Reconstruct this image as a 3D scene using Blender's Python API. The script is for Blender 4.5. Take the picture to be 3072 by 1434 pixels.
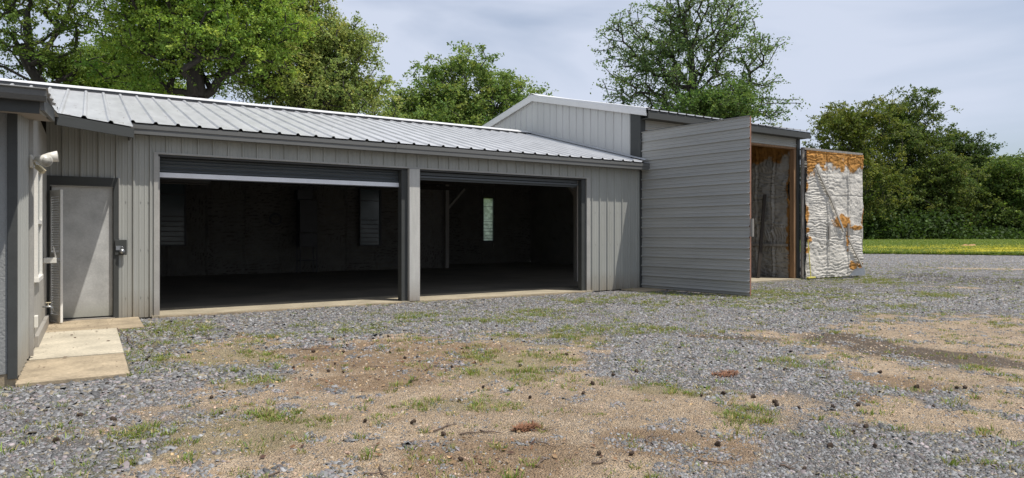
import bpy, math, random
import numpy as np
from mathutils import Vector, Matrix

# ------------------------------------------------------------------ camera, sky, sun
for o in list(bpy.data.objects): bpy.data.objects.remove(o)
scene = bpy.context.scene
C = scene.collection
YAW = math.radians(32.45); SA, CA = math.sin(YAW), math.cos(YAW)
FPX, CX, HY, CAMH = 1996.0, 1536.0, 703.0, 1.4

cam_d = bpy.data.cameras.new('camera'); cam = bpy.data.objects.new('camera', cam_d); C.objects.link(cam)
cam_d.sensor_width = 36; cam_d.lens = FPX / 3072 * 36
cam_d.shift_y = -14 / 3072
cam_d.clip_end = 3000; cam_d.clip_start = 0.05
cam.location = (0, 0, CAMH); cam.rotation_euler = (math.radians(90), 0, -YAW)
scene.camera = cam

SUNV = Vector((-0.79, 1.0, -2.9)).normalized()
sun_d = bpy.data.lights.new('sun', 'SUN'); sun = bpy.data.objects.new('sun', sun_d); C.objects.link(sun)
sun_d.energy = 4.0; sun_d.angle = math.radians(0.55); sun_d.color = (1.0, 0.955, 0.89)
sun.rotation_euler = SUNV.to_track_quat('-Z', 'Y').to_euler(); sun.location = (20, -20, 60)

world = bpy.data.worlds.new('World'); scene.world = world; world.use_nodes = True
wn, wl = world.node_tree.nodes, world.node_tree.links
for n in list(wn): wn.remove(n)
wo = wn.new('ShaderNodeOutputWorld'); bg = wn.new('ShaderNodeBackground')
sky = wn.new('ShaderNodeTexSky'); sky.sky_type = 'NISHITA'; sky.sun_disc = False
sky.sun_elevation = math.asin(-SUNV.z); sky.sun_rotation = math.atan2(-SUNV.x, -SUNV.y)
sky.air_density = 1.0; sky.dust_density = 1.6; sky.ozone_density = 1.0
tc = wn.new('ShaderNodeTexCoord'); mp = wn.new('ShaderNodeMapping'); mp.inputs['Scale'].default_value = (1, 1, 2.6)
mp.inputs['Rotation'].default_value = (0.25, 0.1, 0.6)
n1 = wn.new('ShaderNodeTexNoise'); n1.inputs['Scale'].default_value = 1.7; n1.inputs['Detail'].default_value = 5; n1.inputs['Roughness'].default_value = 0.5
n1.inputs['Distortion'].default_value = 0.5
rp = wn.new('ShaderNodeValToRGB'); rp.color_ramp.elements[0].position = 0.36; rp.color_ramp.elements[1].position = 0.58
rp.color_ramp.elements[0].color = (0.22, 0.22, 0.22, 1); rp.color_ramp.elements[1].color = (0.93, 0.93, 0.93, 1)
mxw = wn.new('ShaderNodeMixRGB'); mxw.inputs['Color2'].default_value = (5.9, 6.45, 7.7, 1)
wl.new(tc.outputs['Generated'], mp.inputs['Vector']); wl.new(mp.outputs[0], n1.inputs['Vector']); wl.new(n1.outputs['Fac'], rp.inputs[0])
wl.new(rp.outputs[0], mxw.inputs['Fac']); wl.new(sky.outputs[0], mxw.inputs['Color1'])
wl.new(mxw.outputs[0], bg.inputs['Color']); wl.new(bg.outputs[0], wo.inputs['Surface'])
bg.inputs['Strength'].default_value = 0.10
scene.view_settings.view_transform = 'Standard'; scene.view_settings.look = 'None'
scene.view_settings.exposure = 0.2; scene.view_settings.gamma = 1.0
scene.cycles.max_bounces = 5; scene.cycles.diffuse_bounces = 3; scene.cycles.transparent_max_bounces = 8

# ------------------------------------------------------------------ survey helpers (metres; camera stands over the origin)
def at(px, py, z):
    "point seen in photo position px,py lying z metres ahead of the camera"
    u = (px - CX) / FPX
    return Vector((z * (SA + u * CA), z * (CA - u * SA), CAMH + (HY - py) / FPX * z))
def gnd(px, py):
    return at(px, py, FPX * CAMH / (py - HY))

# ------------------------------------------------------------------ noise
def _hash(ix, iy, seed):
    h = (ix.astype(np.int64) * 374761393 + iy.astype(np.int64) * 668265263 + seed * 1442695041) & 0xFFFFFFFF
    h = ((h ^ (h >> 13)) * 1274126177) & 0xFFFFFFFF
    return ((h ^ (h >> 16)) & 0xFFFF) / 65535.0
def vnoise(x, y, seed=0):
    x = np.asarray(x, float); y = np.asarray(y, float)
    ix, iy = np.floor(x), np.floor(y); fx, fy = x - ix, y - iy
    fx = fx * fx * (3 - 2 * fx); fy = fy * fy * (3 - 2 * fy)
    a = _hash(ix, iy, seed); b = _hash(ix + 1, iy, seed); c = _hash(ix, iy + 1, seed); d = _hash(ix + 1, iy + 1, seed)
    return (a * (1 - fx) + b * fx) * (1 - fy) + (c * (1 - fx) + d * fx) * fy
def fbm(x, y, seed=0, oct=4):
    s = 0; a = 0.5; t = 0
    for i in range(oct):
        s = s + a * vnoise(np.asarray(x) * 2 ** i, np.asarray(y) * 2 ** i, seed + i * 17); t += a; a *= 0.5
    return s / t

# ------------------------------------------------------------------ materials
def new_mat(name):
    m = bpy.data.materials.new(name); m.use_nodes = True
    nt = m.node_tree; return m, nt.nodes, nt.links, nt.nodes['Principled BSDF']
def mat(name, col, rough=0.6, var=0.12, vscale=3.0, fine=0.06, fscale=60.0, bump=0.0, bscale=80.0, metal=0.0, stretch=(1, 1, 1), spec=0.5, dirt=None, dirt_amt=0.0, dirt_h=0.5):
    m, N, L, bs = new_mat(name)
    bs.inputs['Roughness'].default_value = rough; bs.inputs['Metallic'].default_value = metal
    bs.inputs['Specular IOR Level'].default_value = spec
    tc = N.new('ShaderNodeTexCoord'); mp = N.new('ShaderNodeMapping'); mp.inputs['Scale'].default_value = stretch
    L.new(tc.outputs['Object'], mp.inputs['Vector'])
    a = N.new('ShaderNodeTexNoise'); a.inputs['Scale'].default_value = vscale; a.inputs['Detail'].default_value = 5
    b = N.new('ShaderNodeTexNoise'); b.inputs['Scale'].default_value = fscale; b.inputs['Detail'].default_value = 3
    L.new(mp.outputs[0], a.inputs['Vector']); L.new(tc.outputs['Object'], b.inputs['Vector'])
    ma = N.new('ShaderNodeMapRange'); ma.inputs[1].default_value = 0.3; ma.inputs[2].default_value = 0.7; ma.inputs[3].default_value = 1 - var; ma.inputs[4].default_value = 1 + var
    mb = N.new('ShaderNodeMapRange'); mb.inputs[1].default_value = 0.3; mb.inputs[2].default_value = 0.7; mb.inputs[3].default_value = 1 - fine; mb.inputs[4].default_value = 1 + fine
    L.new(a.outputs['Fac'], ma.inputs[0]); L.new(b.outputs['Fac'], mb.inputs[0])
    mu = N.new('ShaderNodeMath'); mu.operation = 'MULTIPLY'; L.new(ma.outputs[0], mu.inputs[0]); L.new(mb.outputs[0], mu.inputs[1])
    vm = N.new('ShaderNodeVectorMath'); vm.operation = 'SCALE'; vm.inputs[0].default_value = col; L.new(mu.outputs[0], vm.inputs['Scale'])
    out = vm.outputs[0]
    if dirt:
        sx = N.new('ShaderNodeSeparateXYZ'); L.new(tc.outputs['Object'], sx.inputs[0])
        mz = N.new('ShaderNodeMapRange'); mz.inputs[1].default_value = 0.0; mz.inputs[2].default_value = dirt_h; mz.inputs[3].default_value = 1; mz.inputs[4].default_value = 0
        L.new(sx.outputs['Z'], mz.inputs[0])
        m2 = N.new('ShaderNodeMath'); m2.operation = 'MULTIPLY'; L.new(mz.outputs[0], m2.inputs[0]); L.new(a.outputs['Fac'], m2.inputs[1])
        m3 = N.new('ShaderNodeMath'); m3.operation = 'MULTIPLY'; L.new(m2.outputs[0], m3.inputs[0]); m3.inputs[1].default_value = dirt_amt * 2
        mx = N.new('ShaderNodeMixRGB'); mx.inputs['Color2'].default_value = (*dirt, 1); L.new(m3.outputs[0], mx.inputs['Fac']); L.new(out, mx.inputs['Color1']); out = mx.outputs[0]
    L.new(out, bs.inputs['Base Color'])
    if bump:
        c = N.new('ShaderNodeTexNoise'); c.inputs['Scale'].default_value = bscale; c.inputs['Detail'].default_value = 4; L.new(mp.outputs[0], c.inputs['Vector'])
        bp = N.new('ShaderNodeBump'); bp.inputs['Strength'].default_value = bump; bp.inputs['Distance'].default_value = 0.01
        L.new(c.outputs['Fac'], bp.inputs['Height']); L.new(bp.outputs[0], bs.inputs['Normal'])
    return m
def attr_mat(name, rough=0.7, transl=0.0, bump=0.0, bscale=40, spec=0.3, mul=0.0):
    "colour comes from the mesh's own per-piece colour attribute"
    m, N, L, bs = new_mat(name)
    at_ = N.new('ShaderNodeAttribute'); at_.attribute_name = 'tint'
    src = at_.outputs['Color']
    if mul:
        tc = N.new('ShaderNodeTexCoord'); n = N.new('ShaderNodeTexNoise'); n.inputs['Scale'].default_value = 70; n.inputs['Detail'].default_value = 4; L.new(tc.outputs['Object'], n.inputs['Vector'])
        mr = N.new('ShaderNodeMapRange'); mr.inputs[1].default_value = .3; mr.inputs[2].default_value = .7; mr.inputs[3].default_value = 1 - mul; mr.inputs[4].default_value = 1 + mul; L.new(n.outputs['Fac'], mr.inputs[0])
        vm = N.new('ShaderNodeVectorMath'); vm.operation = 'SCALE'; L.new(src, vm.inputs[0]); L.new(mr.outputs[0], vm.inputs['Scale']); src = vm.outputs[0]
    L.new(src, bs.inputs['Base Color']); bs.inputs['Roughness'].default_value = rough; bs.inputs['Specular IOR Level'].default_value = spec
    if bump:
        tc = N.new('ShaderNodeTexCoord'); c = N.new('ShaderNodeTexNoise'); c.inputs['Scale'].default_value = bscale; c.inputs['Detail'].default_value = 5; L.new(tc.outputs['Object'], c.inputs['Vector'])
        bp = N.new('ShaderNodeBump'); bp.inputs['Strength'].default_value = bump; bp.inputs['Distance'].default_value = 0.02
        L.new(c.outputs['Fac'], bp.inputs['Height']); L.new(bp.outputs[0], bs.inputs['Normal'])
    if transl:
        t = N.new('ShaderNodeBsdfTranslucent'); hs = N.new('ShaderNodeHueSaturation'); hs.inputs['Saturation'].default_value = 1.15; hs.inputs['Value'].default_value = 1.3; hs.inputs['Hue'].default_value = 0.49
        L.new(src, hs.inputs['Color']); L.new(hs.outputs[0], t.inputs['Color'])
        mx = N.new('ShaderNodeMixShader'); mx.inputs[0].default_value = transl
        L.new(bs.outputs[0], mx.inputs[1]); L.new(t.outputs[0], mx.inputs[2]); L.new(mx.outputs[0], N['Material Output'].inputs['Surface'])
    return m

M = {}
M['siding'] = mat('beige grey siding', (0.365, 0.368, 0.337), 0.42, 0.07, 1.2, 0.02, 40, bump=.35, bscale=.9, stretch=(4, 4, .35), dirt=(0.25, 0.21, 0.15), dirt_amt=0.7, dirt_h=0.5)
M['gable'] = mat('white siding', (0.54, 0.54, 0.52), 0.45, 0.05, 1.0, 0.02, 40, stretch=(4, 4, .3))
M['leafskin'] = mat('grey door skin', (0.37, 0.366, 0.342), 0.4, 0.07, 1.0, 0.02, 40, bump=.35, bscale=.9, stretch=(.5, .5, 3))
M['roof'] = mat('galvanised white roof', (0.46, 0.465, 0.47), 0.3, 0.12, 1.6, 0.03, 30, stretch=(4, .35, 4), metal=0.0)
M['ridge'] = mat('ridge cap white', (0.72, 0.72, 0.72), 0.4, 0.04)
M['trim'] = mat('dark grey trim', (0.050, 0.053, 0.050), 0.7, 0.08, 2.0, stretch=(.6, .6, 4))
M['fascia'] = mat('grey fascia', (0.125, 0.126, 0.12), 0.65, 0.08, 2.0, stretch=(.6, .6, 4))
M['jamb'] = mat('light jamb trim', (0.40, 0.39, 0.36), 0.5, 0.08, 4, dirt=(0.2, 0.15, 0.1), dirt_amt=0.5, dirt_h=0.4)
M['post'] = mat('painted post', (0.50, 0.49, 0.45), 0.6, 0.08, 6, 0.05, 60, bump=0.15, bscale=30, stretch=(3, 3, .4), dirt=(0.2, 0.15, 0.1), dirt_amt=0.6, dirt_h=0.5)
M['stucco'] = mat('stucco panel', (0.40, 0.385, 0.345), 0.8, 0.08, 2, 0.05, 80, bump=0.5, bscale=60, dirt=(0.24, 0.2, 0.14), dirt_amt=0.5, dirt_h=0.4)
M['stuccog'] = mat('grey stucco', (0.26, 0.265, 0.255), 0.85, 0.06, 2, 0.05, 80, bump=0.8, bscale=50)
M['soffit'] = mat('soffit wood', (0.30, 0.26, 0.22), 0.8, 0.15, 5, stretch=(1, 4, 4))
M['doorpaint'] = mat('weathered door', (0.47, 0.47, 0.45), 0.6, 0.16, 3.5, 0.07, 50, bump=0.15, bscale=30, dirt=(0.2, 0.2, 0.14), dirt_amt=0.7, dirt_h=0.35)
M['white'] = mat('white paint', (0.78, 0.76, 0.70), 0.5, 0.06, 5)
M['plastic'] = mat('aged white plastic', (0.72, 0.70, 0.63), 0.4, 0.05, 8)
M['cream'] = mat('cream plastic', (0.55, 0.48, 0.32), 0.5, 0.05, 8)
M['steel'] = mat('dull steel', (0.35, 0.36, 0.37), 0.35, 0.1, 10, metal=0.8)
M['dark'] = mat('dark metal', (0.05, 0.052, 0.055), 0.5, 0.1, 5)
M['curtain'] = mat('roller curtain', (0.075, 0.085, 0.09), 0.45, 0.08, 2, stretch=(.4, 1, 6))
M['bar'] = mat('roller bottom bar', (0.86, 0.87, 0.90), 0.35, 0.04, 6)
M['wood'] = mat('raw timber', (0.26, 0.15, 0.075), 0.8, 0.25, 3, 0.1, 40, bump=0.3, bscale=20, stretch=(6, 6, .5))
M['oldwood'] = mat('grey timber', (0.28, 0.26, 0.23), 0.85, 0.2, 3, 0.1, 40, bump=0.3, bscale=20, stretch=(6, 6, .5))
M['bracewood'] = mat('foam splashed timber', (0.40, 0.375, 0.33), 0.85, 0.25, 6, 0.1, 40)
M['blackwood'] = mat('charred timber', (0.035, 0.027, 0.02), 0.85, 0.3, 3)
M['redprimer'] = mat('rust red edge', (0.28, 0.14, 0.09), 0.7, 0.2, 6)
M['concrete'] = mat('concrete', (0.47, 0.42, 0.32), 0.9, 0.20, 2.2, 0.14, 30, bump=0.35, bscale=45)
M['concrete2'] = mat('browner concrete', (0.36, 0.29, 0.195), 0.9, 0.28, 2.6, 0.16, 30, bump=0.5, bscale=45)
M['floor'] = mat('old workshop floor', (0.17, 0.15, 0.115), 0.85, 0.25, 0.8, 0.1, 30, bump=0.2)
M['sill'] = mat('sill concrete sunlit tone', (0.36, 0.31, 0.22), 0.9, 0.2, 2.2, 0.12, 30, bump=0.4, bscale=45)  # paler copy of the floor concrete, sunlight put into the colour
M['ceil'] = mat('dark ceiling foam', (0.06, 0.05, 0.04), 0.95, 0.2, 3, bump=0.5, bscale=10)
M['yellow'] = mat('yellow handle', (0.62, 0.55, 0.10), 0.4, 0.06, 8)
M['bark'] = mat('bark', (0.042, 0.036, 0.030), 0.9, 0.25, 3, 0.15, 30, bump=0.6, bscale=14, stretch=(4, 4, .8))
M['leaf'] = attr_mat('foliage', 0.6, 0.38, spec=0.18)
M['grass'] = attr_mat('grass blades', 0.6, 0.3)
M['stone'] = attr_mat('slate chips', 0.6, 0.0, spec=0.35)
M['litter'] = attr_mat('dead leaves', 0.8, 0.15)
M['foam'] = attr_mat('sprayed foam', 0.9, 0.0, bump=0.5, bscale=26, spec=0.2, mul=0.12)
M['ball'] = mat('seed ball', (0.05, 0.032, 0.02), 0.9, 0.2, 40)
M['twig'] = mat('twig', (0.14, 0.10, 0.075), 0.9, 0.3, 10)
M['rustleaf'] = mat('rusty pine needles', (0.22, 0.10, 0.05), 0.85, 0.2, 12)
M['dirt'] = mat('red dirt', (0.40, 0.22, 0.12), 0.95, 0.2, 3, bump=0.6, bscale=8)
M['cabinet'] = mat('heater cabinet', (0.06, 0.06, 0.06), 0.6, 0.1, 5)
def glass_dark():
    m, N, L, bs = new_mat('dark pane'); bs.inputs['Base Color'].default_value = (0.05, 0.08, 0.085, 1); bs.inputs['Roughness'].default_value = 0.15
    tc = N.new('ShaderNodeTexCoord'); n = N.new('ShaderNodeTexNoise'); n.inputs['Scale'].default_value = 2; L.new(tc.outputs['Object'], n.inputs['Vector'])
    mr = N.new('ShaderNodeMapRange'); mr.inputs[3].default_value = 0.08; mr.inputs[4].default_value = 0.35; L.new(n.outputs['Fac'], mr.inputs[0]); L.new(mr.outputs[0], bs.inputs['Roughness']); return m
M['pane'] = glass_dark()
def glass_clear():
    m, N, L, bs = new_mat('dusty clear pane')
    t = N.new('ShaderNodeBsdfTransparent'); t.inputs[0].default_value = (0.80, 0.86, 0.82, 1); g = N.new('ShaderNodeBsdfTranslucent'); g.inputs[0].default_value = (0.85, 0.88, 0.82, 1)
    tc = N.new('ShaderNodeTexCoord'); n = N.new('ShaderNodeTexNoise'); n.inputs['Scale'].default_value = 6; n.inputs['Detail'].default_value = 6; L.new(tc.outputs['Object'], n.inputs['Vector'])
    mr = N.new('ShaderNodeMapRange'); mr.inputs[1].default_value = .4; mr.inputs[2].default_value = .7; mr.inputs[3].default_value = 0.35; mr.inputs[4].default_value = 0.75; L.new(n.outputs['Fac'], mr.inputs[0])
    mx = N.new('ShaderNodeMixShader'); L.new(mr.outputs[0], mx.inputs[0]); L.new(t.outputs[0], mx.inputs[1]); L.new(g.outputs[0], mx.inputs[2]); L.new(mx.outputs[0], N['Material Output'].inputs['Surface']); return m
M['clear'] = glass_clear()

# ------------------------------------------------------------------ mesh helpers
def tag(o, label=None, cat=None, group=None, kind=None):
    if label: o['label'] = label
    if cat: o['category'] = cat
    if group: o['group'] = group
    if kind: o['kind'] = kind
    return o
def thing(name, label, cat, loc=(0, 0, 0), rz=0, group=None):
    o = bpy.data.objects.new(name, None); o.empty_display_size = 0.2; C.objects.link(o)
    o.location = loc; o.rotation_euler = (0, 0, rz); tag(o, label, cat, group); return o
class MB:
    def __init__(s): s.v = []; s.f = []; s.sm = False
    def add(s, vs, fs):
        b = len(s.v); s.v += [tuple(v) for v in vs]; s.f += [tuple(b + i for i in f) for f in fs]; return s
    def box(s, x0, x1, y0, y1, z0, z1, bev=0.0):
        if x1 < x0: x0, x1 = x1, x0
        if y1 < y0: y0, y1 = y1, y0
        if z1 < z0: z0, z1 = z1, z0
        if bev <= 0:
            return s.add([(x, y, z) for x in (x0, x1) for y in (y0, y1) for z in (z0, z1)],
                         [(0, 1, 3, 2), (4, 6, 7, 5), (0, 4, 5, 1), (2, 3, 7, 6), (0, 2, 6, 4), (1, 5, 7, 3)])
        import bmesh
        bm = bmesh.new(); bmesh.ops.create_cube(bm, size=1)
        for v in bm.verts: v.co = Vector(((x0 + x1) / 2 + v.co.x * (x1 - x0), (y0 + y1) / 2 + v.co.y * (y1 - y0), (z0 + z1) / 2 + v.co.z * (z1 - z0)))
        bmesh.ops.bevel(bm, geom=bm.edges[:], offset=bev, segments=1, affect='EDGES')
        bm.verts.ensure_lookup_table(); s.add([v.co[:] for v in bm.verts], [[v.index for v in f.verts] for f in bm.faces]); bm.free(); return s
    def beam(s, a, b, w, t, up=(0, 0, 1)):
        a = Vector(a); b = Vector(b); d = (b - a).normalized(); up = Vector(up)
        if abs(d.dot(up)) > 0.95: up = Vector((0, 1, 0))
        r = d.cross(up).normalized() * w / 2; u = r.cross(d).normalized() * t / 2
        return s.add([a - r - u, a + r - u, a + r + u, a - r + u, b - r - u, b + r - u, b + r + u, b - r + u],
                     [(0, 3, 2, 1), (4, 5, 6, 7), (0, 1, 5, 4), (1, 2, 6, 5), (2, 3, 7, 6), (3, 0, 4, 7)])
    def tube(s, pts, rad, n=8, cap=True):
        pts = [Vector(p) for p in pts]; rad = rad if hasattr(rad, '__len__') else [rad] * len(pts); rings = []
        for i, p in enumerate(pts):
            d = (pts[min(i + 1, len(pts) - 1)] - pts[max(i - 1, 0)]).normalized()
            r = d.cross(Vector((0, 0, 1)) if abs(d.z) < 0.9 else Vector((0, 1, 0))).normalized(); u = r.cross(d)
            rings.append([p + (r * math.cos(2 * math.pi * k / n) + u * math.sin(2 * math.pi * k / n)) * rad[i] for k in range(n)])
        fs = []
        for i in range(len(pts) - 1):
            for k in range(n): fs.append((i * n + k, i * n + (k + 1) % n, (i + 1) * n + (k + 1) % n, (i + 1) * n + k))
        if cap: fs.append(tuple(range(n))[::-1]); fs.append(tuple((len(pts) - 1) * n + k for k in range(n)))
        return s.add([v for r in rings for v in r], fs)
    def build(s, name, m, parent=None, smooth=False):
        me = bpy.data.meshes.new(name); me.from_pydata(s.v, [], s.f); me.materials.append(m)
        if smooth: me.shade_smooth()
        me.update(); o = bpy.data.objects.new(name, me); C.objects.link(o)
        if parent: 
            o.parent = parent; o.matrix_parent_inverse = Matrix.LocRotScale(parent.location, parent.rotation_euler, None).inverted()
        return o
def fast(name, V, F, m, tint=None, parent=None, smooth=False):
    V = np.ascontiguousarray(V, np.float32); F = np.ascontiguousarray(F, np.int32); k = F.shape[1]
    me = bpy.data.meshes.new(name); me.vertices.add(len(V)); me.vertices.foreach_set('co', V.ravel())
    me.loops.add(F.size); me.loops.foreach_set('vertex_index', F.ravel()); me.polygons.add(len(F))
    me.polygons.foreach_set('loop_start', np.arange(0, F.size, k, dtype=np.int32)); me.polygons.foreach_set('loop_total', np.full(len(F), k, np.int32))
    me.update(calc_edges=True); me.validate()
    if tint is not None:
        a = me.attributes.new('tint', 'FLOAT_COLOR', 'POINT'); t = np.ones((len(V), 4), np.float32); t[:, :3] = tint; a.data.foreach_set('color', t.ravel())
    me.materials.append(m)
    if smooth: me.shade_smooth()
    o = bpy.data.objects.new(name, me); C.objects.link(o)
    if parent: o.parent = parent; o.matrix_parent_inverse = Matrix.LocRotScale(parent.location, parent.rotation_euler, None).inverted()
    return o
def rib_points(u0, u1, pitch, H, phase, minor=0.004, wide=1.0):
    pts = {}
    k = math.floor((u0 - phase) / pitch) - 1
    base = [(-.030 * wide, 0), (-.013 * wide, H), (.013 * wide, H), (.030 * wide, 0)]
    if minor:
        for c in (pitch / 3, 2 * pitch / 3): base += [(c - .014, 0), (c - .005, minor), (c + .005, minor), (c + .014, 0)]
    xs, ds = [], []
    while phase + k * pitch < u1 + pitch:
        for a, d in base: xs.append(phase + k * pitch + a); ds.append(d)
        k += 1
    xs = np.array(xs); ds = np.array(ds); o = np.argsort(xs); xs, ds = xs[o], ds[o]
    inn = (xs > u0 + 1e-4) & (xs < u1 - 1e-4)
    X = np.concatenate([[u0], xs[inn], [u1]]); D = np.concatenate([[np.interp(u0, xs, ds)], ds[inn], [np.interp(u1, xs, ds)]])
    return X, D
def rib_sheet(mb, P, U, V, Nn, u0, u1, v0, v1, pitch=0.246, H=0.028, phase=0.0, minor=0.005, wide=.85, rows=1, extra=()):
    P, U, V, Nn = Vector(P), Vector(U), Vector(V), Vector(Nn)
    X, D = rib_points(u0, u1, pitch, H, phase, minor, wide)
    for e in extra:
        if u0 < e < u1 and not np.any(np.abs(X - e) < 1e-4):
            d = np.interp(e, X, D); i = np.searchsorted(X, e); X = np.insert(X, i, e); D = np.insert(D, i, d)
    f0 = v0 if callable(v0) else (lambda u: v0); f1 = v1 if callable(v1) else (lambda u: v1)
    vs = []
    for x, d in zip(X, D):
        a, b = f0(x), f1(x)
        for r in range(rows + 1): vs.append(P + U * x + V * (a + (b - a) * r / rows) + Nn * d)
    q = rows + 1
    mb.add(vs, [(i * q + r, (i + 1) * q + r, (i + 1) * q + r + 1, i * q + r + 1) for i in range(len(X) - 1) for r in range(rows)])
    return mb
WHITEF = np.array((0.50, 0.475, 0.425)); ORANGE = np.array((0.40, 0.20, 0.055))
def foam(name, P, U, V, Nn, w, h, res, parent, seed, orange=(), amp=1.0, bright=1.0, stud=0.6, girt=0.9, hfun=None, vertical=False, crease_shade=.6, fq=1.0):
    "sprayed foam skin: runs of wavy beads between framing, in real relief"
    nu, nv = int(w / res) + 2, int(h / res) + 2
    u = np.linspace(0, w, nu); v = np.linspace(0, h, nv); A, B = np.meshgrid(u, v, indexing='ij')
    ci, cj = np.floor(A / stud), np.floor(B / girt)
    cr = _hash(ci, cj, seed)
    warp = (fbm(A * 1.3, B * 1.6, seed + 3) - .5) * 0.40 + (fbm(A * 5, B * 7, seed + 5, 3) - .5) * 0.09
    fr = (6.5 + 5.0 * cr) * fq
    across = np.where((cr > 0.74) | vertical, A, B)
    ph = (across + warp) * fr; fr_ = ph - np.floor(ph)
    w1 = np.where(fr_ < .8, np.sin(np.pi * fr_ / 1.6) ** .6, np.cos(np.pi * (fr_ - .8) / .4) ** .7)   # lapped beads, steep on one side
    flat = np.clip((vnoise(A * 1.1 + 9, B * 1.4, seed + 77) - .25) * 2.2, .15, 1)
    bead = w1 * flat * (0.012 + 0.026 * vnoise(A * 2.3, B * 2.3, seed + 9))
    lump = (fbm(A * 1.8, B * 1.8, seed + 21) - .5) * 0.09 + (fbm(A * 9, B * 14, seed + 33, 3) - .5) * 0.025
    aw = A + (fbm(A * 2, B * 2.5, seed + 81) - .5) * .16; bw = B + (fbm(A * 2.5, B * 2, seed + 83) - .5) * .14
    du = np.abs(aw / stud - np.round(aw / stud)) * stud; dv = np.abs(bw / girt - np.round(bw / girt)) * girt
    edge = .024 * np.exp(-(du / .035) ** 2) - .018 * np.exp(-((du - .06) / .02) ** 2) - 0.014 * np.exp(-(dv / .018) ** 2)
    D = (bead + lump + edge + 0.03) * amp
    col = np.ones(A.shape + (3,)) * WHITEF * bright  # bright dims the interior walls: their shade is put into the foam colour
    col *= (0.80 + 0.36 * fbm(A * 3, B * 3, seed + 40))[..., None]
    cre = np.clip(w1 * (3.0 if crease_shade < .8 else 1.5), 0, 1)
    col *= (1 - crease_shade * (1 - cre) * flat)[..., None] * np.where((1 - cre)[..., None] > .3, np.array((1, .95, .86)), 1)     # creases between beads darkened and browned in the colour, standing in for shade
    o = np.zeros(A.shape)
    for (cu, cv, ru, rv) in orange:
        d = 1.15 - np.sqrt(((A - cu) / ru) ** 2 + ((B - cv) / rv) ** 2) + (fbm(A * 5, B * 5, seed + 50) - .5) * 1.3
        o = np.maximum(o, np.clip(d * 4, 0, 1))
    oc = ORANGE * (0.6 + 0.8 * fbm(A * 12, B * 12, seed + 60))[..., None] * (1.1 if bright > .7 else bright)
    col = col * (1 - o[..., None]) + oc * o[..., None]
    D = D + o * (fbm(A * 14, B * 14, seed + 70, 3) - .3) * 0.035
    P, U, V, Nn = [np.array(t, float) for t in (P, U, V, Nn)]
    if hfun is not None: B = B * (hfun(A) / h)
    X = P + A[..., None] * U + B[..., None] * V + D[..., None] * Nn
    idx = np.arange(nu * nv).reshape(nu, nv)
    F = np.stack([idx[:-1, :-1], idx[1:, :-1], idx[1:, 1:], idx[:-1, 1:]], -1).reshape(-1, 4)
    return fast(name, X.reshape(-1, 3), F, M['foam'], col.reshape(-1, 3), parent, smooth=True)

# ------------------------------------------------------------------ ground
def terrain(x, y):
    r = np.sqrt(x * x + y * y); t = np.clip((r - 50) / 60, 0, 1)
    return 0.56 * t * t * (3 - 2 * t)
def patch(px, py, rx, ry, s=1.193):
    px, py, rx, ry = px * s, py * s, rx * s, ry * s
    a, b = gnd(px, py - ry), gnd(px, min(py + ry, 3000)); c = (a + b) / 2; L_ = (a - b).to_2d().length / 2
    z = FPX * CAMH / (py - HY); d = (a - b).to_2d().normalized()
    return (c.x, c.y, d.x, d.y, L_, rx / FPX * z)
SAND = [patch(*p) for p in [(1100, 1040, 700, 130), (1500, 1040, 450, 90), (800, 1130, 460, 80), (1080, 905, 440, 70), (620, 880, 160, 40), (1500, 1010, 420, 55), (1250, 1160, 600, 70), (1800, 1080, 130, 45), (640, 1010, 150, 35),
        (2420, 880, 360, 90), (2120, 858, 330, 20), (2420, 1060, 200, 42), (2360, 950, 250, 30), (2450, 674, 110, 2), (2400, 722, 60, 2), (2250, 1010, 90, 24), (2540, 1010, 120, 30)]]
BROWN = [patch(*p) for p in [(1000, 895, 270, 42), (1260, 1150, 210, 50), (900, 960, 160, 22), (1700, 1120, 180, 40), (2130, 990, 60, 14), (2250, 960, 160, 20), (600, 830, 130, 16)]]
DARK = [patch(*p) for p in [(1830, 848, 130, 11), (2130, 855, 100, 17), (2150, 856, 60, 13), (2300, 885, 190, 13), (2470, 905, 120, 12), (2450, 703, 190, 9), (2330, 690, 130, 3), (1670, 765, 160, 6), (1700, 870, 60, 6)]]
MOSS = [patch(*p) for p in [(430, 850, 110, 42), (370, 900, 60, 40), (820, 830, 180, 20), (1290, 795, 150, 20), (1270, 915, 130, 32), (640, 1090, 210, 55), (1760, 756, 260, 16), (2010, 745, 170, 22),
        (2150, 702, 110, 9), (1100, 800, 200, 22), (560, 905, 140, 35), (1430, 850, 180, 22), (640, 960, 90, 22), (1900, 905, 160, 16), (330, 1110, 90, 40), (1680, 980, 120, 16), (1560, 830, 150, 16), (1880, 1040, 80, 20), (2200, 775, 150, 12), (1500, 760, 120, 10), (2330, 740, 130, 6), (1150, 1010, 150, 16), (200, 1180, 200, 24)]]
def field_of(patches, x, y, warp=0.55, seed=5, sc=1.4):
    x = np.asarray(x, float); y = np.asarray(y, float); r = np.full(x.shape, -1.0)
    nz = (fbm(x * sc, y * sc, seed, 5) - .5) * 2.2 * warp
    for cx, cy, dx, dy, l, w in patches:
        a = ((x - cx) * dx + (y - cy) * dy) / l; b = (-(x - cx) * dy + (y - cy) * dx) / w
        r = np.maximum(r, 1 - np.sqrt(a * a + b * b))
    return np.clip((r + nz) * 1.25 + .50, 0, 1)
def is_field(x, y, jit=0.0):
    # right of the gravel's edge, and all the land behind the buildings
    s = (x - 47.5) * 0.892 + (y - 27.3) * 0.452 + jit
    return (s > 0) | (y + jit * .5 > 30.5)
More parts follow.
